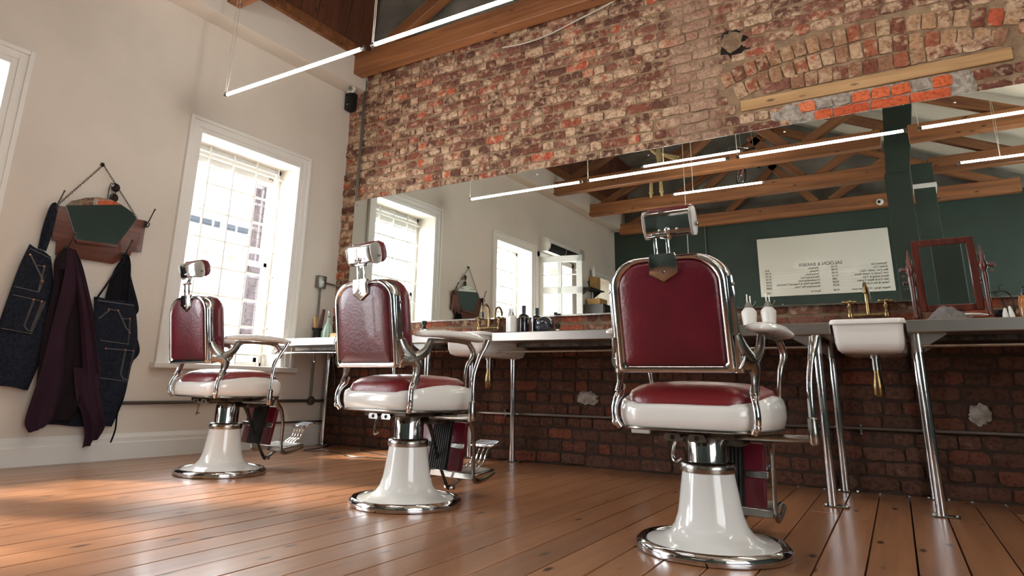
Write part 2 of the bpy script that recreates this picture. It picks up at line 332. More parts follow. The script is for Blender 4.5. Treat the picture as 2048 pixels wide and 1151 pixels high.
# skirting boards with moulded top
b = NB()
for y0, y1 in ((-4.36, -.01), (-7.64, -5.72)):
    prism(b, [(0, 0), (.028, 0), (.028, .115), (.022, .125), (.022, .15), (.012, .165), (.006, .18), (0, .18)], y0, y1, 'xz')
struct(part('baseboard_left', b, 'white_paint', ang=20))
# brick wall backing
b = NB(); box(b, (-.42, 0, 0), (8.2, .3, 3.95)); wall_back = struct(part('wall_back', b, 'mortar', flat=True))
b = NB(); prism(b, [(-.42, 3.95), (8.2, 3.95), (8.2, 4.2), (3.2, 5.7), (-.42, 5.2)], 0, .3, 'xz'); struct(part('wall_gable', b, 'greyplaster', flat=True))
# far walls
b = NB(); box(b, (-.42, -7.95, 0), (8.2, -7.65, 3.66)); struct(part('wall_front', b, 'green', flat=True))
b = NB(); prism(b, [(-.42, 3.66), (8.2, 3.66), (8.2, 4.2), (3.2, 5.7), (-.42, 5.2)], -7.95, -7.66, 'xz'); struct(part('wall_front_gable', b, 'greyplaster', flat=True))
b = NB(); box(b, (8.0, -7.65, 0), (8.2, 0, .7)); box(b, (8.0, -7.65, 3.3), (8.2, 0, 4.3)); box(b, (8.0, -3.8, .7), (8.2, 0, 3.3)); box(b, (8.0, -7.65, .7), (8.2, -7.0, 3.3)); struct(part('wall_right', b, 'green', flat=True))
# roof: two slopes above a steep boarded loft side
def roofz(x): return 5.0+(x-.3)*.16 if x <= 3.2 else 5.464-.465*(x-3.2)
b = NB(); prism(b, [(-.42, roofz(-.42)), (3.2, roofz(3.2)), (3.2, roofz(3.2)+.12), (-.42, roofz(-.42)+.12)], -7.9, .3, 'xz'); ceiling = struct(part('ceiling', b, 'greyplaster', flat=True))
b = NB(); prism(b, [(3.2, roofz(3.2)), (8.2, roofz(8.2)), (8.2, roofz(8.2)+.12), (3.2, roofz(3.2)+.12)], -7.9, .3, 'xz'); struct(part('ceiling_right', b, 'cream_board', flat=True))
b = NB(); box(b, (-.42, -7.9, 4.3), (.19, .3, 5.1)); loft_side = struct(part('wall_upper', b, 'roofboard', flat=True))
pb = NB(); box(pb, (-.02, -.098, 0), (.0, .098, .95), .004); bmesh.ops.recalc_face_normals(pb, faces=pb.faces); pme = bpy.data.meshes.new('plank'); pb.to_mesh(pme); pb.free(); pme.materials.append(M['roofboard'])
y = -.12
while y > -7.6:
    o = bpy.data.objects.new('plank', pme); COL.objects.link(o); o.parent = loft_side; o.location = (.262+random.uniform(-.003, .003), y, 4.11); o.rotation_euler = (0, math.atan(.137), 0); y -= .2015
# ---------------------------------------------------------------- bricks
def brick_me(l, h, seed, mat, name='brick', d=.03, kx=None, kz=.88):
    r = random.Random(seed); b = NB(); nx, nz = (5, 3) if l > .15 else (3, 3)
    g = []
    for j in range(nz+1):
        row = []
        for i_ in range(nx+1):
            u, v = i_/nx, j/nz; edge = (i_ in (0, nx)) + (j in (0, nz))
            jx = r.uniform(-.004, .004); jz = r.uniform(-.0045, .0045)
            X = (u-.5)*l+jx; Z = (v-.5)*h+jz
            if edge == 2: X *= kx or (.965 if l > .15 else .94); Z *= kz
            Y = -.012+r.uniform(-.0028, .0028)+(.006 if edge == 1 else .009 if edge == 2 else 0)
            row.append(b.verts.new((X, Y, Z)))
        g.append(row)
    for j in range(nz):
        for i_ in range(nx): b.faces.new((g[j][i_], g[j][i_+1], g[j+1][i_+1], g[j+1][i_]))
    ring = g[0]+[g[j][nx] for j in range(1, nz+1)]+g[nz][::-1][1:]+[g[j][0] for j in range(nz-1, 0, -1)]
    back = [b.verts.new((v.co.x*1.01, .012, v.co.z*1.01)) for v in ring]
    for k in range(len(ring)): k2 = (k+1) % len(ring); b.faces.new((ring[k2], ring[k], back[k], back[k2]))
    me = bpy.data.meshes.new(name); b.to_mesh(me); b.free(); me.materials.append(M[mat])
    me.polygons.foreach_set('use_smooth', [True]*len(me.polygons)); me.set_sharp_from_angle(angle=math.radians(55)); return me
ST = [brick_me(.205, .073, s, 'brick') for s in range(14)]
HD = [brick_me(.098, .073, 50+s, 'brick') for s in range(10)]
AR = [brick_me(.080, .121, 90+s, 'archbrick', kx=.95, kz=.96) for s in range(9)]
OR = [brick_me(.215, .072, 120+s, 'orange_brick', kx=.99, kz=.97) for s in range(5)]
ORH = [brick_me(.105, .072, 130+s, 'orange_brick', kx=.98, kz=.97) for s in range(3)]
CE = [brick_me(.10, .07, 140+s, 'cement') for s in range(3)]
bricks = []      # (mesh, x, z, y, rot, sx, sz)
def blocked(x0, x1, z):
    if 1.17 < z < 2.37 and x1 > .22: return 'm'
    if x0 < 5.76 and x1 > 4.08 and 2.56 < z < 2.71: return 'l'          # lintel
    if x0 < 5.50 and x1 > 4.45 and 2.39 < z < 2.6: return 'o'           # orange courses
    # arch rings
    cx_, cz_ = 4.9, .165
    for xx in (x0, x1, (x0+x1)/2):
        rr = math.hypot(xx-cx_, z-cz_)
        if abs(xx-cx_) < .88 and 2.69 < z and rr < 2.925: return 'a'
    if 4.01 < (x0+x1)/2 < 4.17 and 3.09 < z < 3.28: return 'h'
    return None
def course(z, k, x0, x1):
    rr = random.Random(int(z*1000)+k)
    header = k % 2 == 1
    x = x0 - (.06 if header else .11)*rr.random()*2
    while x < x1:
        if rr.random() < (.8 if header else .22): me, l = rr.choice(HD), .098
        else: me, l = rr.choice(ST), .205
        s = rr.uniform(.93, 1.07)
        for me, l, s in ((me, l, s), (rr.choice(HD), .098, 1.0), (rr.choice(HD), .098, .72)):
            w = l*s; a, bb = x, x+w
            if blocked(a, bb, z) is None and a > -.02: break
        else:
            x += .025; continue
        if bb < 8: bricks.append((me, (a+bb)/2, z+rr.uniform(-.004, .004), rr.uniform(-.008, .006), rr.uniform(-.016, .016), s, rr.uniform(.93, 1.04)))
        x = bb+rr.uniform(.007, .016)
zs = [.049+.089*k for k in range(13)]
for k, z in enumerate(zs): course(z, k, 0, 6.6)
z = 1.206; k = 0
zz_ = 1.206
while zz_ < 2.40:
    course(zz_, k, 0, .2); zz_ += .0872; k += 1
zz_ = 2.448; k = 0
while zz_ < 3.93:
    course(zz_, k, 0, 6.8); zz_ += .0868; k += 1
for R0, n0 in ((2.85, 10), (2.715, 9)):
    for i in range(-n0, n0+1):
        a = i*.0885/R0; rr = random.Random(i*7+int(R0*100))
        bricks.append((rr.choice(AR), 4.9+R0*math.sin(a), .165+R0*math.cos(a), rr.uniform(-.014, .0), a+rr.uniform(-.05, .05), rr.uniform(.9, 1.05), rr.uniform(.92, 1.03)))
rr = random.Random(5)
x = 4.27
while x < 5.3:
    if x < 4.42: w = .19; me = rr.choice(ST)
    else: w = .082; me = rr.choice(AR)
    bricks.append((me, x+w/2, .165+2.585*math.cos(math.asin(min(.99, abs(x+w/2-4.9)/2.585)))-.01 if False else 2.745, rr.uniform(-.012, 0), rr.uniform(-.03, .03), w/(.205 if w > .1 else .076), .86 if w < .1 else 1.15)); x += w+.01
for xx in (5.40, 5.58): bricks.append((rr.choice(ST), xx, 2.742, -.006, -.04, .85, 1.05))
# orange repair courses
x = 4.60
for k_, w in enumerate((.105, .215, .215, .215)):
    me = OR[k_] if w > .2 else ORH[k_ % 3]; bricks.append((me, x+w/2, 2.452, -.014, .005, 1, 1)); x += w+.013
x = 4.50
for k_, (w, c) in enumerate(((.105, 'o'), (.1, 'c'), (.1, 'c'), (.105, 'o'), (.105, 'o'), (.105, 'o'), (.1, 'c'), (.105, 'o'))):
    me = ORH[k_ % 3] if c == 'o' else CE[k_ % 3]; bricks.append((me, x+w/2, 2.536, -.012, .0, 1, 1)); x += w+.012
def shows(x, y, z):
    v = Vector((x, y, z))-CP; d = v.dot(CFW)
    px = CX+CF*v.dot(CR)/d; py = CY-CF*v.dot(CU)/d
    return (1/d/d if -30 < px < 2080 and -30 < py < 1180 else 0)
bricks.sort(key=lambda q: -shows(q[1], 0, q[2])*(q[0].vertices[5].co.x-q[0].vertices[0].co.x if False else (2 if q[0] in ST else 1)))
def brick_mat(q): return Matrix.Translation((q[1], q[3], q[2])) @ Matrix.Rotation(q[4], 4, 'Y') @ Matrix.Diagonal((q[5], 1, q[6], 1))
vis = [q for q in bricks if shows(q[1], 0, q[2]) > 0]
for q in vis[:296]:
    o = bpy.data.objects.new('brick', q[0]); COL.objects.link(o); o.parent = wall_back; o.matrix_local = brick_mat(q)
rest = {}
b = NB()
slots = [m_ for m_ in ('brick', 'archbrick', 'orange_brick', 'cement')]
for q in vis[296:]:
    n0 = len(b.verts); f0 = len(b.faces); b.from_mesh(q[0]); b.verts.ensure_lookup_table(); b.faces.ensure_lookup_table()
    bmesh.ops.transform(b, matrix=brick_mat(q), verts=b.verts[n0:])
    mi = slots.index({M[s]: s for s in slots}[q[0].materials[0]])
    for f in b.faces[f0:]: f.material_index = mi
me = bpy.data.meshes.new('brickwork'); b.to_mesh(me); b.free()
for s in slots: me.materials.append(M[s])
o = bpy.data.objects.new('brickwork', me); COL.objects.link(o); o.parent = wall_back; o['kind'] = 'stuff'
# timber lintel let into the wall
b = NB(); box(b, (4.11, -.022, 2.592), (5.735, .02, 2.678), .004)
part('lintel_beam', b, 'lintel', wall_back, label='pale timber lintel let into the brickwork')
b = NB(); box(b, (4.46, -.006, 2.413), (5.51, .02, 2.59), .003); part('cement_bed', b, 'cement', wall_back)
def rubble(name, cx, cz, rx, rz, mat, seed, dy=-.008, lab=None):
    b = NB(); r = random.Random(seed); bmesh.ops.create_icosphere(b, subdivisions=3, radius=1, matrix=Matrix.Identity(4))
    for v in b.verts:
        n = v.co.normalized(); k = 1+r.uniform(-.22, .22); v.co = Vector((cx+n.x*rx*k, dy+n.y*.022*k, cz+n.z*rz*k))
    return part(name, b, mat, wall_back, ang=60, label=lab)
rubble('cement_patch', 4.45, 2.50, .085, .075, 'cement', 1, -.004, 'rough grey cement patch')
rubble('cement_patch', 4.36, 2.51, .05, .04, 'cement', 4, -.002)
rubble('cement_patch', 5.50, 2.48, .03, .09, 'cement', 2, -.002)
rubble('hole', 4.10, 3.17, .115, .125, 'subfloor', 31, .006)
rubble('rubble_lump', 4.09, 3.185, .075, .085, 'mortar', 3, -.012, 'crumbling mortar lump in a dark hole')
rubble('rubble_lump', 2.82, .50, .085, .05, 'cement', 8, -.012, 'grey mortar lump in the lower wall')
rubble('rubble_lump', 5.27, .47, .05, .06, 'cement', 9, -.01)
# ---------------------------------------------------------------- windows
def window(n, y0, y1, z0, z1, deep, rows, cols, sillw=.06, xf=-.23, casing=.13):
    w = bpy.data.objects.new('window_%d' % n, None); COL.objects.link(w); w.location = (0, (y0+y1)/2, z0); w['kind'] = 'structure'
    c = Vector((0, (y0+y1)/2, z0)); H2 = (y1-y0)/2; Hh = z1-z0
    def pt(nm, b, m_, par=None):
        return part(nm, b, m_, par or w, ang=25)
    # moulded casing in mitred steps
    b = NB()
    for k, (o0, o1, d) in enumerate(((-.0, .045, .012), (.045, .10, .02), (.10, casing, .034))):
        for (ya, za, yb, zb) in ((-H2-o1, -.0, -H2-o0, Hh+o1), (H2+o0, -.0, H2+o1, Hh+o1), (-H2-o0, Hh+o0, H2+o0, Hh+o1)):
            box(b, (0, ya, za), (d, yb, zb), .003)
    pt('casing', b, 'white_paint')
    b = NB(); box(b, (-.2, -H2-casing-.03, -.045), (.075, H2+casing+.03, .0), .008, seg=2); pt('sill', b, 'white_paint')
    # box frame
    b = NB(); t = .045
    for (ya, za, yb, zb) in ((-H2, 0, -H2+t, Hh), (H2-t, 0, H2, Hh), (-H2, 0, H2, t), (-H2, Hh-t, H2, Hh)): box(b, (xf-.13, ya, za), (xf-.03, yb, zb), .004)
    fr = pt('window_frame', b, 'white_paint')
    # sashes: upper outside, lower inside
    for (za, zb, xo, nm) in ((Hh*.5-.02, Hh-t, xf-.105, 'sash'), (t, Hh*.5+.02, xf-.065, 'sash')):
        b = NB()
        for (ya, z_a, yb, z_b) in ((-H2+t, za, -H2+t+.04, zb), (H2-t-.04, za, H2-t, zb), (-H2+t, za, H2-t, za+.045), (-H2+t, zb-.045, H2-t, zb), (-.012, za, .012, zb)):
            box(b, (xo-.018, ya, z_a), (xo+.018, yb, z_b), .003)
        s = pt(nm, b, 'white_paint')
        for sgn in (-1, 1):
            b = NB(); a_, b_ = sorted((sgn*.012, sgn*(H2-t-.04))); box(b, (xo-.002, a_, za+.045), (xo+.002, b_, zb-.045)); p = pt('pane', b, 'pane', s)
    # white security grille in front
    for k in range(1, cols+1):
        b = NB(); yy = -H2+2*H2*k/(cols+.0) if False else -H2+(2*H2-.06)*k/cols
        if k < cols+1:
            tube(b, [(xf, yy, .0), (xf, yy, Hh)], .0115, 6); pt('grille_bar', b, 'white_paint')
    for k in range(rows):
        b = NB(); zz = .11+k*(Hh-.21)/(rows-1); tube(b, [(xf, -H2, zz), (xf, H2, zz)], .0115, 6); pt('grille_bar', b, 'white_paint')
    if n == 1:
        b = NB(); box(b, (xf-.05, -H2+.05, Hh-.16), (xf-.03, H2-.06, Hh-.05), .005); tube(b, [(xf-.04, -H2+.05, Hh-.18), (xf-.04, H2-.1, Hh-.18)], .014, 8); pt('roller_blind', b, 'whiteplastic')
        b = NB(); box(b, (xf-.06, H2-.14, Hh-.13), (xf-.02, H2-.09, Hh-.08), .006); pt('blind_bracket', b, 'galv')
    return w
window(1, -1.72, -.63, .70, 2.64, .3, 8, 4)
window(2, -4.22, -3.20, .70, 2.64, .3, 8, 4)
window(3, -7.32, -6.55, .9, 2.62, .3, 7, 3, casing=.09)
# glazed door standing open and its frame
d1 = bpy.data.objects.new('door_1', None); COL.objects.link(d1); d1.location = (.0, -4.44, 0); d1.rotation_euler = (0, 0, -.20); d1['kind'] = 'structure'
b = NB(); Wd = .72
for (xa, za, xb, zb) in ((.0, .02, .09, 2.6), (Wd-.09, .02, Wd, 2.6), (.0, .02, Wd, .25), (0, 2.5, Wd, 2.6), (0, 2.0, Wd, 2.1), (Wd/2-.03, .25, Wd/2+.03, 2.5)): box(b, (xa, -.02, za), (xb, .02, zb), .003)
part('door_frame', b, 'white_paint', d1)
for k in range(2):
    for j, (za, zb) in enumerate(((.25, .83), (.83, 1.41), (1.41, 2.0), (2.1, 2.5))):
        b = NB(); xa = .09+k*(Wd/2-.06); box(b, (xa, -.003, za+.012), (xa+Wd/2-.12, .003, zb-.012)); part('pane', b, 'pane', d1)
        if j: b = NB(); box(b, (xa-.005, -.015, za-.013), (xa+Wd/2-.115, .015, za+.013), .002); part('glazing_bar', b, 'white_paint', d1)
        b = NB(); box(b, (xa-.005, -.013, (za+zb)/2-.009 if j == 3 else za-.009), (xa+Wd/2-.115, .013, (za+zb)/2+.009 if j == 3 else za+.009), .002); part('glazing_bar', b, 'white_paint', d1)
b = NB(); tube(b, [(Wd-.05, .02, 1.05), (Wd-.05, .06, 1.05), (Wd-.13, .065, 1.05)], .008, 8); part('door_handle', b, 'brass', d1)
b = NB()
for (ya, za, yb, zb) in ((-5.70, 0, -5.62, 2.69), (-4.455, 0, -4.37, 2.69), (-5.70, 2.6, -4.37, 2.69)): box(b, (0, ya, za), (.025, yb, zb), .004)
struct(part('trim_4', b, 'white_paint'))
# unseen window added in the right wall for fill light and chrome reflections
b = NB()
for yy in (-7.0, -5.93, -4.87, -3.8): box(b, (8.03, yy-.03, .7), (8.1, yy+.03, 3.3), .004)
for zz in (.7, 2.4, 3.27): box(b, (8.03, -7.0, zz), (8.1, -3.8, zz+.05), .004)
w4 = struct(part('window_4', b, 'white_paint')); b = NB(); box(b, (8.06, -7.0, .7), (8.064, -3.8, 3.3)); part('pane', b, 'pane', w4)
# ---------------------------------------------------------------- roof trusses
TY = [-.16, -1.74, -3.2, -4.62, -6.02, -7.46]
TZ = [3.79, 3.80, 3.72, 3.64, 3.60, 3.55]
def truss(i, y, zb):
    t = thing('roof_truss', ['pine roof truss against the brick gable, nearest the wall lamp', 'pine roof truss whose end shows at the top edge above the window', 'pine roof truss between the first pair and the green columns',
                             'pine roof truss seen in the mirror behind the long light line', 'pine roof truss seen in the mirror above the hanging bicycle wheel', 'pine roof truss seen in the mirror along the green wall'][i], 'roof truss', (0, y, 0), 0, 'pine roof trusses')
    h = .068; dz = zb-3.79
    spans = [(.215, 6.55)] if i not in (3, 4) else [(.215, 4.9 if i == 3 else 5.1), (5.2 if i == 3 else 5.4, 6.55)]
    for a, c in spans:
        b = NB(); box(b, (a, -h, zb), (c, h, zb+.215), .006); part('tie_beam', b, 'beam', t)
    def bar(x0, z0, x1, z1, w, nm, hy=.05, mt='rafter'):
        b = NB(); d = Vector((x1-x0, 0, z1-z0)); ln = d.length; a = math.atan2(d.z, d.x)
        box(b, (0, -hy, -w/2), (ln, hy, w/2), .004); o = part(nm, b, mt, t); o.location = (x0, 0, z0); o.rotation_euler = (0, -a, 0); return o
    bar(.25, 3.845+dz, 3.2, 5.30+dz*.4, .13, 'rafter', .055)
    bar(3.2, 5.30+dz*.4, 6.5, 3.87+dz, .13, 'rafter', .055)
    bar(2.3, zb+.2, 3.2, 4.55, .12, 'strut', .04); bar(3.05, 4.6, 3.78, zb+.2, .13, 'strut', .04)
    bar(4.0, zb+.2, 5.1, 4.50, .12, 'strut', .04)
    return t
for i, (y, z) in enumerate(zip(TY, TZ)): truss(i, y, z)
# green columns behind the camera, seen in the mirror
b = NB(); box(b, (4.87, -5.36, 0), (5.16, -5.12, 3.42), .006); col = part('column', b, 'green'); tag(col, 'tall dark green column seen in the mirror, its head flaring to the roof', 'column')
b = NB(); A = [(4.89, -5.36, 3.42), (5.16, -5.36, 3.42), (5.16, -5.12, 3.42), (4.89, -5.12, 3.42)]; B_ = [(4.96, -5.36, 4.38), (5.30, -5.36, 4.38), (5.30, -5.12, 4.38), (4.96, -5.12, 4.38)]
loft(b, [A, B_]); hd = part('column_head', b, 'green', col)
b = NB(); box(b, (5.19, -6.2, 0), (5.44, -5.85, 3.72), .006); col2 = part('column', b, 'green'); tag(col2, 'shorter dark green column with a white ledge, seen in the mirror behind the tall one', 'column')
b = NB(); box(b, (5.18, -6.22, 3.36), (5.46, -5.82, 3.42), .004); part('ledge', b, 'white_paint', col2, label='white ledge')
# ================================================================ BRICK WALL FIXTURES
# wall mirror
b = NB(); box(b, (.235, -.058, 1.14), (6.3, -.02, 2.405)); mr_ = part('wall_mirror', b, 'mirror', flat=True); tag(mr_, 'long frameless mirror fixed along the brick wall above the counter', 'mirror')
b = NB(); box(b, (.235, -.052, 1.128), (6.3, -.0, 1.14)); box(b, (.235, -.05, 2.405), (6.3, -.01, 2.411)); part('edge_strip', b, 'nickel', mr_, flat=True)
for (xx, zz) in ((.27, 2.36), (1.3, 2.36), (.27, 1.19), (2.4, 2.36), (3.4, 2.36), (4.4, 2.36), (5.4, 2.36)):
    b = NB(); lathe(b, [(.007, 0), (.007, .003), (0, .004)], n=10, m=Matrix.Translation((xx, -.058, zz)) @ Matrix.Rotation(PI/2, 4, 'X')); part('mirror_screw', b, 'nickel', mr_)
# conduit running up the wall
t = thing('conduit', 'twin steel conduit running up the brick wall to the roof beam', 'pipe', (.215, -.03, 2.4))
b = NB(); tube(b, [(0, 0, -.1), (.004, 0, 1.39)], .009, 8); part('pipe', b, 'galv', t)
b = NB(); tube(b, [(.022, 0, .0), (.026, 0, 1.39)], .006, 8); part('pipe', b, 'galv', t)
for zz in (.35, .8, 1.2): b = NB(); box(b, (-.02, .0, zz), (.04, .03, zz+.014), .003); part('clip', b, 'galv', t)
# security camera
t = thing('security_camera', 'round white security camera under the end of the roof beam', 'camera', (.16, -.16, 3.66))
b = NB(); sphere(b, (0, 0, .0), .045, u=20, v=12); part('body', b, 'whiteplastic', t)
mm = Matrix.Translation((.012, -.03, -.012)) @ Vector((.6, -.8, -.35)).to_track_quat('Z', 'Y').to_matrix().to_4x4()
b = NB(); lathe(b, [(.027, -.01), (.027, .02), (.022, .024), (.020, .018), (0, .018)], n=20, m=mm); part('lens_ring', b, 'galv', t)
b = NB(); lathe(b, [(.016, .015), (.012, .024), (0, .027)], n=16, m=mm); part('lens', b, 'black', t)
b = NB(); tube(b, [(-.05, .03, 0), (-.09, .03, -.01), (-.09, .03, .02)], .012, 8); part('mount', b, 'whiteplastic', t)
# black speaker
t = thing('wall_speaker', 'small black box speaker in the corner under the ceiling soffit', 'speaker', (.065, -.075, 3.46))
b = NB(); box(b, (-.045, -.045, 0), (.045, .06, .2), .012, seg=2); part('cabinet', b, 'matteblack', t)
mm = Matrix.Translation((0, -.046, .12)) @ Matrix.Rotation(PI/2, 4, 'X')
b = NB(); lathe(b, [(.034, 0), (.034, .005), (.026, .001), (.01, -.002), (0, .006)], n=20, m=mm); part('cone', b, 'black', t)
b = NB(); lathe(b, [(.012, 0), (.01, .004), (0, .005)], n=12, m=Matrix.Translation((0, -.046, .055)) @ Matrix.Rotation(PI/2, 4, 'X')); part('tweeter', b, 'galv', t)
# black box at the very top and loose cable under the beam
b = NB(); tube(b, [(2.0, -.035, 3.70), (2.25, -.04, 3.675), (2.5, -.04, 3.69), (2.8, -.05, 3.745), (3.05, -.08, 3.775), (3.2, -.1, 3.80)], .007, 6, 5); tag(part('loose_cable', b, 'wire'), 'thin pale cable sagging under the roof beam on the brick wall', 'cable')
# switch box on the left wall with pipes
t = thing('socket_box', 'square metal electrical box on the white wall beside the window', 'electrical box', (0, -.235, 1.485))
b = NB(); box(b, (.0, -.055, 0), (.05, .055, .125), .006, seg=2); part('box', b, 'galv', t)
b = NB(); lathe(b, [(.014, 0), (.014, .004), (.0, .005)], n=14, m=Matrix.Translation((.05, .0, .06)) @ Matrix.Rotation(PI/2, 4, 'Y')); part('socket_face', b, 'whiteplastic', t)
b = NB(); tube(b, [(.025, 0, .0), (.025, 0, -1.06)], .011, 8); part('drop_pipe', b, 'galv', t)
b = NB(); tube(b, [(.025, .055, .06), (.025, .15, .058), (.03, .185, .055), (.07, .20, .052), (.24, .20, .05)], .010, 8, 3); part('elbow_pipe', b, 'galv', t)
t = thing('wall_pipe', 'grey pipe with round junction box along the white wall near the floor', 'pipe', (0, -.23, .405))
b = NB(); sphere(b, (.03, 0, 0), .042, (.7, 1, 1)); part('junction_box', b, 'blackpipe', t)
b = NB(); tube(b, [(.025, -2.1, -.012), (.025, -.03, 0)], .013, 8); part('pipe', b, 'blackpipe', t)
b = NB(); tube(b, [(.025, .03, 0), (.025, .225, -.002)], .013, 8); part('pipe', b, 'blackpipe', t)
b = NB(); tube(b, [(.045, -.9, -.19), (.045, .225, -.19)], .009, 8); tag(part('skirting_pipe', b, 'blackpipe'), 'thin dark pipe running along the top of the skirting under the counter', 'pipe').location = (0, -.23, .405)
# pipe along the foot of the brick wall
t = thing('water_pipe', 'thin grey water pipe clipped along the bricks under the counter', 'pipe', (0, -.035, .362))
b = NB(); tube(b, [(.25, 0, -.005), (6.0, 0, .012)], .010, 8); part('pipe', b, 'galv', t)
for xx in (2.1, 4.66): b = NB(); box(b, (xx-.008, -.004, -.03), (xx+.008, .035, .03), .003); sphere(b, (xx, -.008, .024), .008, u=8, v=6); sphere(b, (xx, -.008, -.024), .008, u=8, v=6); part('pipe_clip', b, 'galv', t)
b = NB(); box(b, (-.07, -.03, -.04), (.07, -.0, .04), .006); t = part('junction_plate', b, 'whiteplastic'); t.location = (3.24, -.0, .305); tag(t, 'white socket plate low on the bricks behind the nearest chair', 'socket')
# ================================================================ COUNTER
b = NB()
for x0, x1 in ((.045, 2.02), (2.44, 4.63), (4.985, 6.4)):
    box(b, (x0, -.80, .882), (x1, -.06, .945), .004)
    box(b, (x0+.02, -.74, .80), (x1-.02, -.70, .882)) if False else None
for x0, x1 in ((2.02, 2.44), (4.63, 4.985)): box(b, (x0, -.20, .882), (x1, -.06, .945), .003)
ct = thing('counter', 'long stainless steel counter on chrome legs, running under the wall mirror', 'counter'); part('worktop', b, 'steel', ct, flat=True)
b = NB()
for x0, x1 in ((.10, 1.96), (2.50, 4.56), (5.05, 6.3)): box(b, (x0, -.55, .855), (x1, -.25, .882))
part('under_rail', b, 'iron', ct, flat=True)
def counter_leg(x, y, gusset=1):
    b = NB(); tube(b, [(0, 0, .008), (0, 0, .79)], .0235, 14); t = part('leg', b, 'chrome', ct); t.location = (x, y, 0)
    b = NB(); tube(b, [(0, 0, .785), (0, 0, .881)], .027, 14); part('socket', b, 'steel', t)
    b = NB(); prism(b, [(-.02, .881), (.13*gusset, .881), (.13*gusset, .872), (.015*gusset, .80), (-.02, .80)], -.022, .022, 'xz'); part('gusset', b, 'steel', t)
    b = NB(); box(b, (-.045, -.032, 0), (.075, .032, .008), .002); part('foot_plate', b, 'nickel', t)
    for s in (-.035, .062): b = NB(); lathe(b, [(.008, .008), (.008, .014), (0, .016)], (s, 0, 0), 8); part('bolt', b, 'nickel', t)
for a in ((4.548, -.745, -1), (5.022, -.72, 1), (4.545, -.075, -1), (5.0, -.075, 1), (1.812, -.73, -1), (1.78, -.075, -1), (2.2, -.09, 1), (.11, -.12, 1)): counter_leg(*a)
# towel rail
t = thing('towel_rail', 'thin pink-tinted steel towel rail hanging below the counter front', 'rail', (0, -.745, .818))
b = NB(); tube(b, [(.06, 0, .008), (1.79, 0, -.004)], .008, 8); part('rail', b, 'nickel', t)
b = NB(); tube(b, [(2.45, 0, -.008), (4.53, 0, -.003)], .008, 8); part('rail', b, 'nickel', t)
b = NB(); tube(b, [(5.04, 0, -.003), (6.3, 0, .002)], .008, 8); part('rail', b, 'nickel', t)
b = NB(); prism(b, [(.03, .064), (.20, .064), (.06, -.005), (.03, -.005)], -.012, .012, 'xz'); part('end_bracket', b, 'iron', t)
b = NB(); tube(b, [(0, 0, .012), (.008, 0, .0), (.006, 0, -.03), (-.0, 0, -.06), (.012, 0, -.075), (.022, 0, -.062)], .0022, 6, 4); o = part('wire_hook', b, 'galv'); o.location = (.57, -.745, .82); tag(o, 'small wire hook hanging from the rail at the window end', 'hook')
b = NB(); tube(b, [(0, .1, .13), (-.012, .0, .14), (-.035, -.03, .06), (-.04, -.02, -.1), (-.02, 0, -.25), (-.03, .0, -.33)], .003, 6, 5); o = part('hanging_cable', b, 'black'); o.location = (.93, -.80, .85); tag(o, 'thin black flex looping over the counter edge left of the middle chair', 'cable')
# basins
def basin(x, lab, glab):
    w = .172; t = thing('basin', lab, 'sink', (x, 0, 0))
    def rr(w_, y0, y1, r, z, n=6):
        P_ = []
        for (cx_, cy_, a0) in ((w_-r, y1-r, 0), (-w_+r, y1-r, PI/2), (-w_+r, y0+r, PI), (w_-r, y0+r, 1.5*PI)):
            for k in range(n+1): a = a0+PI/2*k/n; P_.append((cx_+r*math.cos(a), cy_+r*math.sin(a), z))
        return P_
    b = NB(); loft(b, [rr(.10, -.66, -.36, .05, .778), rr(.140, -.79, -.24, .05, .782), rr(.154, -.828, -.215, .04, .797), rr(.160, -.842, -.205, .035, .83), rr(.164, -.850, -.20, .03, .925),
                       rr(.176, -.868, -.20, .04, .928), rr(.178, -.872, -.20, .04, .94), rr(.172, -.868, -.20, .04, .952), rr(.15, -.84, -.23, .04, .952), rr(.14, -.82, -.25, .04, .90), rr(.12, -.76, -.3, .04, .83)])
    part('bowl', b, 'porcelain', t, ang=50)
    b = NB(); tube(b, [(0, -.5, .785), (0, -.5, .70)], .022, 12); lathe(b, [(.03, 0), (.03, .015), (.022, .02)], (0, -.5, .765), 14); part('waste_pipe', b, 'nickel', t)
    b = NB(); lathe(b, [(0, .0), (.022, .004), (.03, .015), (.03, .06), (.026, .1), (.02, .125), (.018, .15)], (0, -.5, .555), 16); part('bottle_trap', b, 'brass', t)
    return t
basin(4.808, 'white enamel basin with brass trap, nearer one beside the table mirror', '')
basin(2.23, 'white enamel basin set in the counter behind the middle chair', '')
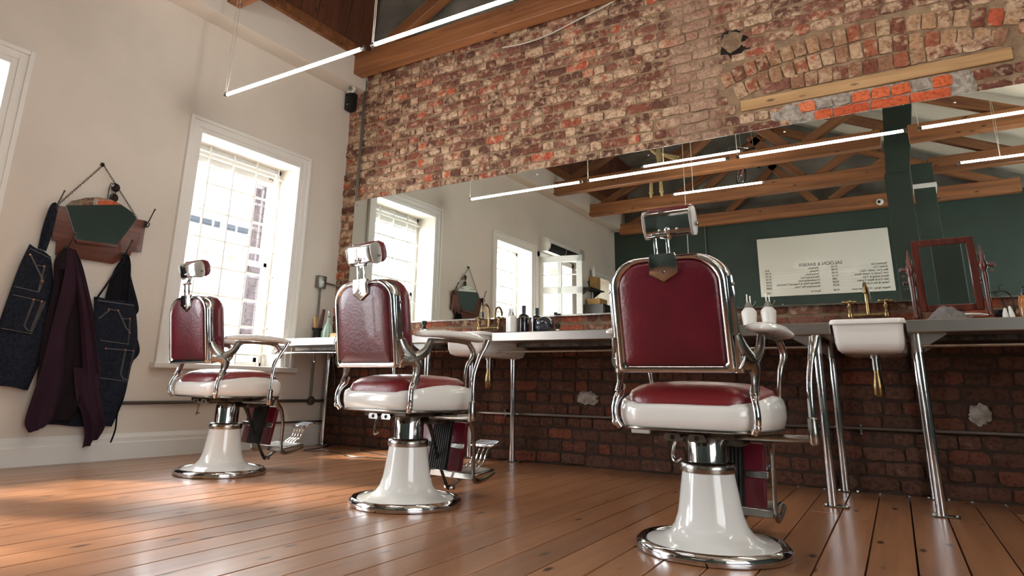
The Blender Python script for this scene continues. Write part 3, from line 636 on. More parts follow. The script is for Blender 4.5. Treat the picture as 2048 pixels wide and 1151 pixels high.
def tap(x, lab):
    t = thing('mixer_tap', lab, 'tap', (x, -.105, 1.05))
    b = NB(); tube(b, [(-.11, 0, 0), (.11, 0, 0)], .011, 10); 
    for s in (-1, 1): tube(b, [(s*.1, .05, 0), (s*.1, 0, 0)], .012, 10)
    part('body', b, 'brass', t)
    for s in (-1, 1):
        b = NB(); lathe(b, [(.018, -.012), (.018, .01), (.012, .016), (.012, .04), (.02, .05), (.02, .056), (.009, .06), (.009, .075), (0, .076)], (s*.1, 0, 0), 14); v = part('valve', b, 'brass', t)
        b = NB()
        for k in range(4):
            a = k*PI/2+.3; tube(b, [(s*.1, 0, .08), (s*.1+.033*math.cos(a), .033*math.sin(a), .082)], [.006, .007], 8); sphere(b, (s*.1+.035*math.cos(a), .035*math.sin(a), .082), .0095, u=8, v=6)
        sphere(b, (s*.1, 0, .084), .011, u=10, v=8); part('cross_handle', b, 'brass', v)
    b = NB(); tube(b, [(0, 0, 0), (0, 0, .11), (0, -.012, .165), (0, -.055, .19), (0, -.098, .165), (0, -.11, .12)], [.013, .011, .0105, .010, .010, .011], 10, 6); part('spout', b, 'brass', t)
tap(4.782, 'brass swan-neck mixer tap over the nearer basin')
tap(1.965, 'brass swan-neck mixer tap behind the middle chair')
b = NB(); box(b, (1.6, -.10, .945), (1.66, -.08, 1.0)); b.free()
# ================================================================ LIGHT TUBES
def pendant(x0, x1, y, z, lab, hangs, ztop=4.0):
    t = thing('tube_light', lab, 'tube light', (x0, y, z), 0, 'bare fluorescent tube pendants')
    b = NB(); tube(b, [(.03, 0, 0), (x1-x0-.03, 0, 0)], .013, 12); part('tube', b, 'tube', t)
    for xx, s in ((.0, 1), (x1-x0, -1)):
        b = NB(); tube(b, [(xx, 0, 0), (xx+s*.035, 0, 0)], .0145, 10); part('end_cap', b, 'galv', t)
        b = NB(); box(b, (xx-.004+s*.01, -.012, -.02), (xx+.004+s*.01, .012, .022), .002); part('clip', b, 'galv', t)
    for xx in hangs:
        b = NB(); dx = random.uniform(-.012, .012)
        tube(b, [(xx, .006, .01), (xx+dx+.006, .01, .45), (xx+dx, .0, ztop-z)], .0028, 5, 4); tube(b, [(xx, -.006, .01), (xx-dx*.5, -.004, .5), (xx+dx*.3, -.01, ztop-z)], .0028, 5, 4); part('suspension_wire', b, 'wire', t)
LT = [(.44, 2.0), (2.06, 3.62), (3.69, 5.16), (5.23, 6.75)]
labs = ['bare glowing tube hanging at the left, nearest the windows', 'second glowing tube of the long line, running off the top of the frame', 'third glowing tube of the long line, seen in the mirror above the nearest chair', 'last glowing tube of the long line, seen in the mirror at far right']
for (a, c), lb in zip(LT, labs): pendant(a, c, -1.84, 2.845, lb, (.01, ) if c < 6 else (.01, 1.5), 4.9 if c < 5 else 3.9 if c < 6 else 3.74)
pendant(2.18, 3.47, -3.3, 3.425, 'shorter glowing tube higher than the long line, seen in the mirror', (.3,), 4.9)
pendant(2.29, 3.54, -4.2, 3.26, 'short glowing tube low in the mirror under the hanging wheel', (.3,), 4.9)
pendant(5.62, 6.9, -4.2, 3.17, 'short glowing tube at the right edge of the mirror, below the long line', (.4,), 3.9)
# long plumb chain seen in the mirror
b = NB(); tube(b, [(0, 0, 2.45), (.0, 0, 3.2), (.003, 0, 4.6)], .004, 6)
for k in range(42): sphere(b, (0, 0, 2.46+k*.046), .0075, u=6, v=4)
o = part('pull_chain', b, 'wire'); o.location = (2.39, -4.5, 0); tag(o, 'long pale bead chain hanging from the roof, seen in the mirror above the nearest headrest', 'chain')
# ================================================================ BARBER CHAIRS
AX = .075
def sup(w, d, yc, z, e=3.6, n=40, bulge=0):
    out = []
    for k in range(n):
        a = 2*PI*k/n; c, s_ = math.cos(a), math.sin(a)
        out.append(Vector((w*math.copysign(abs(c)**(2/e), c), yc+d*math.copysign(abs(s_)**(2/e), s_), z)))
    return out
def back_outline(w, h, rtop, rbot, n=8):
    P_ = []
    for (cx_, cy_, rx, ry, a0) in ((w-rbot, rbot, rbot, rbot, -PI/2), (w-rtop, h-rtop*.82, rtop, rtop*.82, 0), (-w+rtop, h-rtop*.82, rtop, rtop*.82, PI/2), (-w+rbot, rbot, rbot, rbot, PI)):
        for k in range(n+1): a = a0+PI/2*k/n; P_.append((cx_+rx*math.cos(a), cy_+ry*math.sin(a)))
    return P_
def barber_chair(lab, loc, rz, pump=0, hx=.012, hz=0):
    t = thing('barber_chair', lab, 'barber chair', loc, rz, 'oxblood and white enamel barber chairs')
    # --- base
    b = NB(); lathe(b, [(.235, .028), (.245, .036), (.262, .038), (.274, .030), (.279, .016), (.276, .002), (.235, .0)], (0, AX, 0), 48, close=True); part('base_ring', b, 'chrome', t)
    b = NB(); lathe(b, [(.24, .026), (.235, .034), (.21, .040), (.178, .048), (.150, .063), (.131, .088), (.118, .125), (.110, .17), (.103, .22), (.094, .275)], (0, AX, 0), 48); part('pedestal', b, 'porcelain', t)
    b = NB(); lathe(b, [(.092, .268), (.100, .272), (.103, .285), (.100, .300), (.094, .306), (.07, .309)], (0, AX, 0), 40); part('collar', b, 'nickel', t)
    b = NB(); lathe(b, [(.074, .25), (.074, .415), (.068, .43)], (0, AX, 0), 36); part('ram_cylinder', b, 'chrome', t)
    # --- mechanism under the seat
    b = NB(); box(b, (-.15, -.10, .418), (.15, .24, .445), .006); box(b, (-.12, .14, .38), (.12, .26, .42), .01); tube(b, [(-.2, .27, .405), (.2, .27, .405)], .012, 10); part('seat_frame', b, 'iron', t)
    for s in (-1, 1):
        b = NB(); prism(b, [(-.028, 0), (.028, 0), (.034, .012), (.026, .026), (-.026, .026), (-.034, .012)], -.105, -.09, 'xz'); o = part('hinge_plate', b, 'nickel', t); o.location = (s*.045-.02, -.01, .405)
        b = NB(); lathe(b, [(.009, 0), (0, .001)], n=10, m=Matrix.Translation((0, -.106, .013)) @ Matrix.Rotation(PI/2, 4, 'X')); part('hinge_hole', b, 'matteblack', o)
    b = NB(); tube(b, [(-.06, -.08, .42), (-.07, -.09, .38), (-.075, -.09, .35), (-.062, -.1, .335), (-.045, -.09, .345)], .006, 6, 4); part('spring_hook', b, 'nickel', t)
    # --- enamel seat pan : lofted rings, side walls rising
    def pan(w, d, z, top=None):
        r = sup(w, d, .065, z, 4.2, 48)
        if top is not None:
            for v in r:
                u = (v.y+.2)/.53; v.z = z+top*max(0, math.sin(PI*min(1, max(0, u*.93)))) if u > .03 else z
        return r
    b = NB(); loft(b, [pan(.19, .20, .447), pan(.250, .258, .450), pan(.268, .268, .458), pan(.276, .273, .485, .006), pan(.276, .273, .512, .02), pan(.270, .269, .530, .034), pan(.258, .259, .536, .036), pan(.24, .245, .525, .025)], True, True)
    part('seat_pan', b, 'porcelain', t, ang=60)
    b = NB(); loft(b, [pan(.262, .264, .443), pan(.271, .271, .447), pan(.271, .271, .453), pan(.255, .258, .455)]); part('pan_trim', b, 'nickel', t)
    b = NB(); R0 = [pan(.246, .250, .528, .03), pan(.247, .250, .545, .032), pan(.236, .240, .566, .028), pan(.205, .212, .590, .018), pan(.15, .16, .609, .006), pan(.08, .09, .619), pan(.02, .03, .621)]
    loft(b, R0); part('seat_cushion', b, 'leather_worn', t, ang=80)
    # --- back
    bk = Matrix.Translation((0, -.238, .643)) @ Matrix.Rotation(math.radians(8.5), 4, 'X')     # local: x across, z up, -y outwards
    def mixp(a, c, f): return [(p[0]+(q[0]-p[0])*f, p[1]+(q[1]-p[1])*f) for p, q in zip(a, c)]
    def ring(out, inn, y0, y1, b):
        n = len(out)
        V = [[b.verts.new(bk @ Vector((p[0], y, p[1]))) for p in poly] for poly, y in ((out, y1), (out, y0+.006), (mixp(out, inn, .12), y0-.002), (mixp(out, inn, .4), y0-.008), (mixp(out, inn, .7), y0-.007), (inn, y0-.001), (inn, y0+.012))]
        for A, B2 in zip(V, V[1:]):
            for k in range(n): b.faces.new((A[k], A[(k+1) % n], B2[(k+1) % n], B2[k]))
    out = back_outline(.215, .418, .122, .02); inn = [(x*.865, .024+(z-.0)*.895) for x, z in out]
    b = NB(); ring(out, inn, 0, .045, b); n = len(out)
    part('back_frame', b, 'chrome', t, ang=50)
    b = NB()
    lev = []
    for k, (f, y) in enumerate(((1.0, .008), (.985, -.004), (.93, -.009), (.7, -.012), (.35, -.013), (.05, -.013))):
        lev.append([bk @ Vector((p[0]*f, y, .21+(p[1]-.21)*f)) for p in inn])
    loft(b, lev); part('back_panel', b, 'leather', t, ang=80)
    b = NB(); lev = []
    for f, y in ((.97, .035), (.985, .06), (.97, .10), (.90, .125), (.6, .137), (.1, .14)):
        lev.append([bk @ Vector((p[0]*f, y, .19+(p[1]-.19)*f*1.02)) for p in out])
    loft(b, lev); part('back_cushion', b, 'leather', t, ang=80)
    b = NB(); prism(b, [(-.052, .402), (-.052, .352), (0, .322), (.052, .352), (.052, .402), (.046, .425), (-.046, .425)], -.020, -.004, 'xz', bk, .0012); pq = part('back_plaque', b, 'chrome', t, ang=25)
    b = NB(); tube(b, [bk @ Vector(v) for v in ((-.052, -.019, .354), (0, -.019, .323), (.052, -.019, .354))], .0026, 6); part('plaque_edge', b, 'brass', pq)
    b = NB(); lathe(b, [(.007, 0), (.005, .004), (0, .005)], n=12, m=bk @ Matrix.Translation((0, -.02, .358)) @ Matrix.Rotation(PI/2, 4, 'X')); part('plaque_screw', b, 'nickel', pq)
    # hinge straps along both sides of the back
    for s in (-1, 1):
        b = NB(); pts = [bk @ Vector((s*.219, .02, z)) for z in (.0, .06, .12, .2, .27, .33)]; tube(b, pts, [.015, .014, .012, .011, .012, .009], 8, 3, flat=(.7, 1.3)); part('side_strap', b, 'chrome', t)
        for z in (.05, .30): b = NB(); lathe(b, [(.009, 0), (.007, .005), (0, .007)], n=10, m=bk @ Matrix.Translation((s*.228, .02, z)) @ Matrix.Rotation(s*PI/2, 4, 'Y')); part('strap_screw', b, 'nickel', t)
    # --- headrest
    for s in (-.023, .023):
        b = NB(); box(b, (s-.0055, -.012, .40), (s+.0055, -.004, .50), .002, bk); part('headrest_post', b, 'chrome', t)
    b = NB(); box(b, (-.034, -.018, .488), (.034, .006, .502), .004, bk); part('post_clamp', b, 'chrome', t)
    hm = Matrix.Translation((hx, -.285, 1.19+hz)) @ Matrix.Rotation(math.radians(16), 4, 'X')
    side = [(-.044, -.050), (-.052, -.040), (-.052, .040), (-.046, .052), (-.036, .058), (-.002, .060), (-.002, -.058), (-.034, -.056)]
    b = NB(); prism(b, [(y_, z_*.84) for y_, z_ in side], -.084, .084, 'yz', hm, .004); hr = part('headrest', b, 'chrome', t, ang=30)
    cush = [(-.004, -.054), (.03, -.056), (.05, -.045), (.062, -.02), (.062, .028), (.05, .056), (.025, .070), (-.012, .070), (-.022, .055)]
    b = NB(); prism(b, [(y_, z_*.86) for y_, z_ in cush], -.083, .083, 'yz', hm, .012); part('headrest_cushion', b, 'leather', hr, ang=60)
    for s in (-1, 1):
        b = NB(); xa, xb = sorted((s*.083, s*.092)); prism(b, [(-.050, -.036), (-.040, -.050), (-.01, -.052), (.006, -.044), (.014, -.02), (.014, .024), (.006, .046), (-.01, .054), (-.040, .052), (-.054, .038), (-.056, 0)], xa, xb, 'yz', hm, .003); part('end_plate', b, 'satin', hr)
        b = NB(); sphere(b, (0, 0, 0), .008, u=10, v=8, m=hm @ Matrix.Translation((s*.096, -.01, -.012))); part('end_screw', b, 'nickel', hr)
    b = NB(); sphere(b, (0, -.054, -.02), .011, u=12, v=8, m=hm); tube(b, [hm @ Vector((.0, -.052, -.02)), hm @ Vector((.0, -.04, -.05)), bk @ Vector((0, -.008, .49))], .010, 8, 3)
    for s in (-.03, .035): sphere(b, (s, -.052, -.02), .005, u=8, v=6, m=hm)
    part('headrest_joint', b, 'chrome', hr)
    # --- arms: casting, strap, porcelain rest, front support
    for s in (-1, 1):
        b = NB()
        tube(b, [(s*.226, -.225, .69), (s*.238, -.20, .685), (s*.254, -.155, .693), (s*.264, -.105, .728), (s*.266, -.075, .778)], [.028, .026, .021, .018, .016], 10, 5, flat=(.75, 1.2))
        tube(b, [(s*.226, -.24, .775), (s*.232, -.215, .73), (s*.242, -.18, .695), (s*.25, -.145, .66), (s*.25, -.15, .61), (s*.252, -.165, .572)], [.014, .024, .030, .024, .015, .017], 10, 5, flat=(.75, 1.2))
        part('arm_bracket', b, 'nickel', t)
        b = NB(); tube(b, [(s*.248, -.138, .60), (s*.246, -.156, .575), (s*.252, -.178, .548), (s*.258, -.188, .512), (s*.255, -.186, .475), (s*.240, -.176, .448)], [.015, .016, .013, .012, .013, .012], 10, 5, flat=(1, 1.1)); part('seat_strap', b, 'chrome', t)
        b = NB(); sphere(b, (s*.256, -.190, .466), .013, u=12, v=8); part('strap_knob', b, 'chrome', t)
        # rest
        rings = []
        for (y, w, h) in ((-.170, .014, .005), (-.163, .030, .013), (-.12, .043, .020), (-.02, .050, .022), (.12, .052, .023), (.235, .051, .022), (.285, .046, .016), (.298, .03, .007)):
            zc = .800+.012*math.sin((y+.165)/.46*PI)
            rings.append([Vector((s*.268+w*math.copysign(abs(math.cos(a))**.7, math.cos(a)), y, zc+h*math.copysign(abs(math.sin(a))**.8, math.sin(a))*(1 if math.sin(a) > 0 else .7))) for a in [2*PI*k/20 for k in range(20)]])
        b = NB(); loft(b, rings); part('armrest', b, 'porcelain', t, ang=60)
        b = NB(); tube(b, [(s*.266, -.085, .778), (s*.268, .0, .783), (s*.268, .12, .785), (s*.268, .20, .782)], [.010, .008, .009, .012], 8, 3); part('armrest_rail', b, 'nickel', t)
        b = NB(); tube(b, [(s*.268, .20, .784), (s*.272, .235, .745), (s*.274, .232, .71), (s*.266, .205, .672), (s*.258, .20, .62), (s*.25, .21, .56)], [.013, .015, .014, .011, .009, .010], 10, 5); part('front_support', b, 'nickel', t)
    # --- tall reclining lever on the right
    b = NB(); tube(b, [(.398, .19, .79), (.394, .175, .755), (.386, .145, .70), (.378, .118, .62), (.376, .112, .54), (.376, .112, .47)], [.017, .015, .010, .0095, .010, .010], 12, 5, flat=(.8, 1.15)); lv = part('lever', b, 'chrome', t)
    b = NB(); lathe(b, [(.012, .50), (.017, .495), (.017, .465), (.019, .45), (.019, .415), (.014, .405), (0, .404)], (.376, .112, 0), 14); part('lever_socket', b, 'nickel', lv)
    b = NB(); tube(b, [(.376, .112, .428), (.33, .115, .424), (.2, .12, .420), (.1, .12, .420)], [.013, .015, .013, .014], 10, 3); part('lever_rod', b, 'nickel', lv)
    # --- footrest: rails, plate, calf pad, brace, toe step
    for s in (-1, 1):
        b = NB(); tube(b, [(s*.19, .30, .44), (s*.185, .325, .40), (s*.172, .37, .355), (s*.165, .395, .27), (s*.160, .40, .17), (s*.160, .405, .112), (s*.160, .43, .092), (s*.158, .50, .098), (s*.156, .585, .122)], [.016, .015, .014, .012, .011, .013, .013, .012, .010], 10, 5, flat=(.75, 1.1)); part('footrest_rail', b, 'nickel', t)
    cp = Matrix.Translation((0, .355, .395)) @ Matrix.Rotation(math.radians(-11), 4, 'X')
    b = NB(); box(b, (-.15, -.012, -.255), (.15, .022, -.01), .012, cp, 2); pad = part('calf_pad', b, 'leather', t)
    b = NB()
    for k in range(9): box(b, (-.064+k*.0145, -.024, -.25), (-.055+k*.0145, -.008, -.012), .002, cp)
    box(b, (-.068, -.014, -.255), (.07, -.006, -.008), 0, cp); part('ribbed_strip', b, 'rubber', pad, flat=True)
    for s in (-1, 1): b = NB(); xa, xb = sorted((s*.075, s*.165)); box(b, (xa, -.02, -.145), (xb, -.011, -.118), .004, cp); part('cross_bar', b, 'nickel', pad)
    fp = Matrix.Translation((0, .41, .115)) @ Matrix.Rotation(math.radians(6), 4, 'X')
    b = NB(); box(b, (-.15, 0, -.008), (.15, .19, .004), .004, fp); box(b, (-.15, -.005, -.018), (.15, .006, .014), .003, fp); pl = part('foot_plate', b, 'nickel', t)
    for k in range(9): b = NB(); box(b, (-.135, .02+k*.018, .003), (.135, .029+k*.018, .009), .002, fp); part('tread_rib', b, 'nickel', pl, flat=True)
    b = NB(); tube(b, [(.03, .16, .405), (.03, .20, .36), (.0, .30, .20), (-.02, .40, .06), (-.02, .425, .046)], [.014, .012, .008, .009, .012], 8, 4, flat=(.6, 1.2)); part('brace', b, 'iron', t)
    b = NB(); tube(b, [(-.02, .425, .046), (.01, .44, .07), (.04, .46, .103)], [.011, .009, .012], 8, 3); tube(b, [(-.05, .425, .046), (.01, .425, .046)], .011, 10); part('brace_foot', b, 'nickel', t)
    st = Matrix.Translation((0, .70, .255)) @ Matrix.Rotation(math.radians(14), 4, 'X')
    b = NB(); box(b, (-.075, -.045, -.006), (.075, .05, .004), .004, st); stp = part('toe_step', b, 'chrome', t)
    for k in range(6): b = NB(); box(b, (-.068, -.037+k*.0145, .003), (.068, -.030+k*.0145, .008), .001, st); part('tread_rib', b, 'chrome', stp, flat=True)
    for xx in (-.045, -.015, .015, .045): b = NB(); tube(b, [(xx, .575, .115), (xx, .60, .145), (xx, .635, .165), (xx, .655, .205), (xx, .69, .248)], .006, 6, 4); part('step_strut', b, 'chrome', stp)
    for o in t.children:      # pumped to its own height
        if not o.name.startswith(('base_ring', 'pedestal', 'collar', 'ram_cylinder')): o.location.z += pump
    return t
barber_chair('nearest oxblood leather and white enamel barber chair, its back square to the viewer', (4.30, -2.235, 0), -.03, -.018, .03, -.012)
barber_chair('middle oxblood leather and white enamel barber chair, in front of the bottles', (2.80, -2.20, 0), -.09, -.003, .0, 0)
barber_chair('farthest oxblood leather and white enamel barber chair, in front of the barred window', (1.18, -2.08, 0), -.055, .022, .01, .035)
# ================================================================ COAT RACK AND CLOTHES ON THE WHITE WALL
def yzprism(b, poly, x0, x1, bev=0): prism(b, poly, x0, x1, 'yz', None, bev)
t = thing('coat_rack', 'stepped walnut coat rack with hooks hung by a chain on the white wall', 'coat rack', (0, 0, 0))
rk = []
b = NB(); yzprism(b, [(-2.784, 1.732), (-2.108, 1.765), (-2.098, 1.518), (-2.174, 1.512), (-2.176, 1.479), (-2.291, 1.394), (-2.689, 1.394), (-2.698, 1.49), (-2.73, 1.487)], .008, .028, .002); part('backboard', b, 'walnut', t, ang=25)
b = NB(); g_ = [(-2.698, 1.74), (-2.664, 1.786), (-2.641, 1.794), (-2.578, 1.828), (-2.503, 1.851), (-2.402, 1.859), (-2.323, 1.838), (-2.248, 1.808), (-2.227, 1.797), (-2.191, 1.758), (-2.296, 1.541), (-2.583, 1.523)]
yzprism(b, [(y, z) for y, z in g_], .029, .034); gl = part('mirror_glass', b, 'mirror', t, flat=True)
b = NB(); yzprism(b, [(-2.45+(y+2.45)*1.02, 1.69+(z-1.69)*1.025) for y, z in g_], .0285, .031); part('bevel_edge', b, 'nickel', gl, flat=True)
b = NB(); yzprism(b, [(-2.594, 1.521), (-2.302, 1.535), (-2.297, 1.516), (-2.584, 1.499)], .03, .052, .002); part('glass_ledge', b, 'walnut', t)
for (y, z) in ((-2.77, 1.715), (-2.11, 1.738), (-2.64, 1.44), (-2.235, 1.47)):
    b = NB(); tube(b, [(.028, y, z), (.05, y, z+.0), (.068, y+.004, z+.035), (.085, y+.01, z+.085), (.10, y+.012, z+.115)], [.006, .005, .005, .0045, .006], 7, 4); tube(b, [(.028, y, z), (.05, y, z-.022), (.072, y+.002, z-.02), (.078, y+.003, z+.006)], .005, 6, 4)
    sphere(b, (.10, y+.012, z+.115), .007, u=8, v=6); box(b, (.027, y-.014, z-.028), (.032, y+.014, z+.022), .002); part('coat_hook', b, 'iron', t)
b = NB(); lathe(b, [(.013, 0), (.016, .003), (.016, .006), (.007, .012), (0, .013)], n=14, m=Matrix.Translation((.0, -2.483, 2.12)) @ Matrix.Rotation(PI/2, 4, 'Y')); tube(b, [(.0, -2.483, 2.12), (.03, -2.483, 2.12)], .004, 6); part('wall_nail', b, 'iron', t)
b = NB()
for (y1, z1) in ((-2.737, 1.744), (-2.167, 1.773)):
    a = Vector((.02, -2.483, 2.115)); c = Vector((.02, y1, z1)); n = int((c-a).length/.019); d = (c-a).normalized(); sd = Vector((1, 0, 0)).cross(d)
    for k in range(n):
        m_ = a+d*(k+.5)*(c-a).length/n; u = Vector((1, 0, 0)) if k % 2 else sd
        tube(b, [m_+d*math.cos(q)*.0125+u*math.sin(q)*.0058 for q in [2*PI*j/8 for j in range(8)]], .0019, 4, closed=True)
part('chain', b, 'iron', t)
RZ_ = Matrix.Translation((.0, 0, 1.40)) @ Matrix.Rotation(math.radians(3.6), 4, 'Y') @ Matrix.Translation((0, 0, -1.40))
for o in t.children:
    if not o.name.startswith(('wall_nail', 'chain')): o.matrix_local = RZ_
t = thing('sunglasses', 'round dark sunglasses hooked on the rack chain', 'sunglasses', (.04, -2.376, 1.92))
for dz in (-.038, .042):
    mm = Matrix.Translation((0, 0, dz)) @ Matrix.Rotation(PI/2, 4, 'Y')
    b = NB(); lathe(b, [(.031, -.003), (.034, 0), (.031, .003), (.027, .0)], n=20, m=mm, close=True); part('rim', b, 'black', t)
    b = NB(); lathe(b, [(.028, -.001), (0, .003)], n=20, m=mm); part('lens', b, 'blackglass', t)
b = NB(); tube(b, [(.0, .0, -.01), (.006, .004, .002), (0, 0, .014)], .003, 6, 3); tube(b, [(0, -.02, .07), (-.015, -.036, .06), (-.02, -.034, -.06)], .003, 6, 3); part('temple', b, 'black', t)
def cloth(name, rows, x, mat, parent, folds=4, amp=.012, thick=.006, nx=18, label=None, seed=1, sub=5, curl=.0):
    """hanging cloth: rows of (y_left, z_left, y_right, z_right) joined by smooth folds"""
    r = random.Random(seed); ph = [r.uniform(0, 6.28) for _ in range(4)]
    Lp = curve([(0, a[0], a[1]) for a in rows], sub); Rp = curve([(0, a[2], a[3]) for a in rows], sub); N = len(Lp); b = NB(); g = []
    for j, (l, q) in enumerate(zip(Lp, Rp)):
        v = j/(N-1); row = []
        for i in range(nx+1):
            u = i/nx; p = l.lerp(q, u); f = amp*(.35+v)*(math.sin(u*folds*2*PI+ph[0]+v*1.3)+.5*math.sin(u*folds*4.3*PI+ph[1]-v*2)); e = math.sin(PI*u)**.5 if 0 < u < 1 else 0
            row.append(b.verts.new((x+f+.012*e+curl*v, p.y, p.z+.004*math.sin(u*9+ph[2]))))
        g.append(row)
    F = [b.faces.new((g[j][i], g[j][i+1], g[j+1][i+1], g[j+1][i])) for j in range(N-1) for i in range(nx)]
    bmesh.ops.recalc_face_normals(b, faces=b.faces)
    bmesh.ops.solidify(b, geom=b.faces[:], thickness=thick)
    o = part(name, b, mat, parent, ang=75, label=label); return o
apL = [(-2.88, 1.426, -2.735, 1.369), (-2.912, 1.277, -2.69, 1.209), (-2.939, 1.075, -2.657, 1.025), (-2.96, 0.912, -2.643, 0.874), (-2.993, 0.721, -2.669, 0.69), (-3.023, 0.522, -2.713, 0.483)]
t = thing('denim_apron', 'dark denim work apron on the left hook, running out of the frame', 'apron', (0, 0, 0))
cloth('apron_body', apL, .062, 'denim', t, 1.1, .007, seed=3)
def seam(parent, pts, x=.086, r=.0014, nm='stitching'):
    b = NB(); tube(b, [(x, y, z) for y, z in pts], r, 4, 1); q = [(x, y+.008, z-.002) for y, z in pts]; tube(b, q, r, 4, 1); return part(nm, b, 'thread', parent)
def rivet(parent, y, z, x=.088):
    b = NB(); lathe(b, [(.0065, 0), (.006, .003), (0, .005)], n=10, m=Matrix.Translation((x, y, z)) @ Matrix.Rotation(PI/2, 4, 'Y')); part('rivet', b, 'copper', parent)
for pts in ([(-2.872, 1.354), (-2.767, 1.197), (-2.782, 1.117), (-2.925, 1.134)], [(-2.925, 1.081), (-2.802, 1.066), (-2.73, 1.059), (-2.778, .842), (-2.95, .862)], [(-2.8, 1.06), (-2.826, .888), (-2.798, .859), (-2.781, .86), (-2.748, 1.053)], [(-2.879, 1.396), (-2.747, 1.35)], [(-2.82, 1.293), (-2.776, 1.292), (-2.782, 1.117)]): seam(t, pts)
for y, z in [(-2.874, 1.354), (-2.776, 1.292), (-2.769, 1.191), (-2.799, 1.064), (-2.748, 1.056)]: rivet(t, y, z)
b = NB(); yzprism(b, [(-2.935, 1.08), (-2.735, 1.058), (-2.77, .84), (-2.955, .86)], .074, .082, .002); part('pocket', b, 'denim', t)
b = NB(); tube(b, [(.07, -2.79, 1.40), (.07, -2.775, 1.52), (.065, -2.768, 1.66), (.06, -2.768, 1.73), (.055, -2.785, 1.70), (.05, -2.80, 1.55), (.045, -2.80, 1.41)], .014, 8, 4, flat=(1.2, .35)); part('neck_strap', b, 'denim', t)
t = thing('denim_apron', 'dark denim work apron with copper rivets on the right-hand hooks', 'apron', (0, 0, 0))
apR = [(-2.404, 1.129, -2.108, 1.125), (-2.388, 1.035, -2.067, 1.011), (-2.372, 0.901, -2.037, 0.871), (-2.36, 0.796, -2.03, 0.745), (-2.36, 0.664, -2.051, 0.647), (-2.40, 0.467, -2.065, 0.428), (-2.56, 0.258, -2.122, 0.233)]
cloth('apron_body', apR, .058, 'denim', t, 1.2, .007, seed=8)
for pts in ([(-2.29, 1.054), (-2.231, 1.052), (-2.153, .932), (-2.118, .907)], [(-2.192, .996), (-2.133, 1.001), (-2.116, .816), (-2.323, .83)], [(-2.273, .775), (-2.068, .771), (-2.078, .55), (-2.278, .57)], [(-2.131, .77), (-2.137, .603), (-2.113, .566), (-2.084, .564)], [(-2.39, 1.108), (-2.12, 1.102)], [(-2.29, 1.054), (-2.36, .98)]): seam(t, pts, .084)
for y, z in [(-2.299, 1.054), (-2.231, 1.052), (-2.135, 1.001), (-2.117, .897), (-2.273, .775), (-2.132, .774), (-2.07, .77)]: rivet(t, y, z, .086)
b = NB(); tube(b, [(.075, -2.39, 1.12), (.08, -2.32, 1.27), (.08, -2.245, 1.43), (.078, -2.225, 1.47)], .012, 8, 4, flat=(.4, 1.3)); tube(b, [(.075, -2.16, 1.12), (.08, -2.175, 1.24), (.085, -2.20, 1.40), (.078, -2.225, 1.47)], .012, 8, 4, flat=(.4, 1.3)); part('neck_strap', b, 'denim', t)
b = NB(); tube(b, [(.06, -2.07, .45), (.07, -2.104, .33), (.07, -2.10, .216), (.07, -2.119, .125)], .007, 6, 4, flat=(.5, 1.4)); part('waist_tie', b, 'blackcloth', t)
bl = [(-2.235, 1.43, -2.215, 1.50), (-2.281, 1.33, -2.146, 1.307), (-2.305, 1.142, -2.05, 1.093), (-2.275, 1.03, -2.06, 1.03), (-2.254, .919, -2.05, .93), (-2.222, .81, -1.985, .77), (-2.199, .672, -2.036, .685)]
o = cloth('black_apron', bl, .030, 'blackcloth', None, 2, .008, seed=5); tag(o, 'plain black cloth hanging behind the riveted apron', 'cloth')
t = thing('plum_coat', 'long plum cotton overcoat draped from the middle rack hook', 'coat', (0, 0, 0))
cr_ = [(-2.679, 1.43, -2.60, 1.43), (-2.723, 1.336, -2.54, 1.335), (-2.70, 1.156, -2.46, 1.149), (-2.705, .949, -2.375, .924), (-2.701, .722, -2.329, .689), (-2.69, .526, -2.33, .507), (-2.68, .382, -2.38, .364), (-2.65, .3, -2.42, .28)]
cloth('lining', cr_, .098, 'plumdark', t, 2.5, .012, seed=2)
cloth('left_front', [(-2.669, 1.425, -2.62, 1.425), (-2.661, 1.212, -2.56, 1.173), (-2.677, .899, -2.577, .882), (-2.692, .624, -2.546, .604), (-2.714, .43, -2.54, .352), (-2.728, .285, -2.55, .30), (-2.692, .217, -2.60, .25)], .128, 'plum', t, 1.4, .009, seed=4)
cloth('sleeve', [(-2.63, 1.40, -2.60, 1.39), (-2.575, 1.20, -2.51, 1.20), (-2.523, 1.044, -2.447, 1.038), (-2.474, .838, -2.369, .793), (-2.42, .602, -2.317, .605)], .128, 'plum', t, 1.3, .012, seed=6)
cloth('tail', [(-2.487, .63, -2.318, .64), (-2.435, .43, -2.282, .469), (-2.38, .329, -2.231, .326), (-2.335, .2, -2.209, .24), (-2.33, .10, -2.25, .16)], .120, 'plum', t, 1.6, .012, seed=9)
cloth('collar', [(-2.672, 1.432, -2.618, 1.432), (-2.70, 1.36, -2.585, 1.345), (-2.712, 1.29, -2.56, 1.26)], .116, 'plumdark', t, 1.5, .006, seed=12)
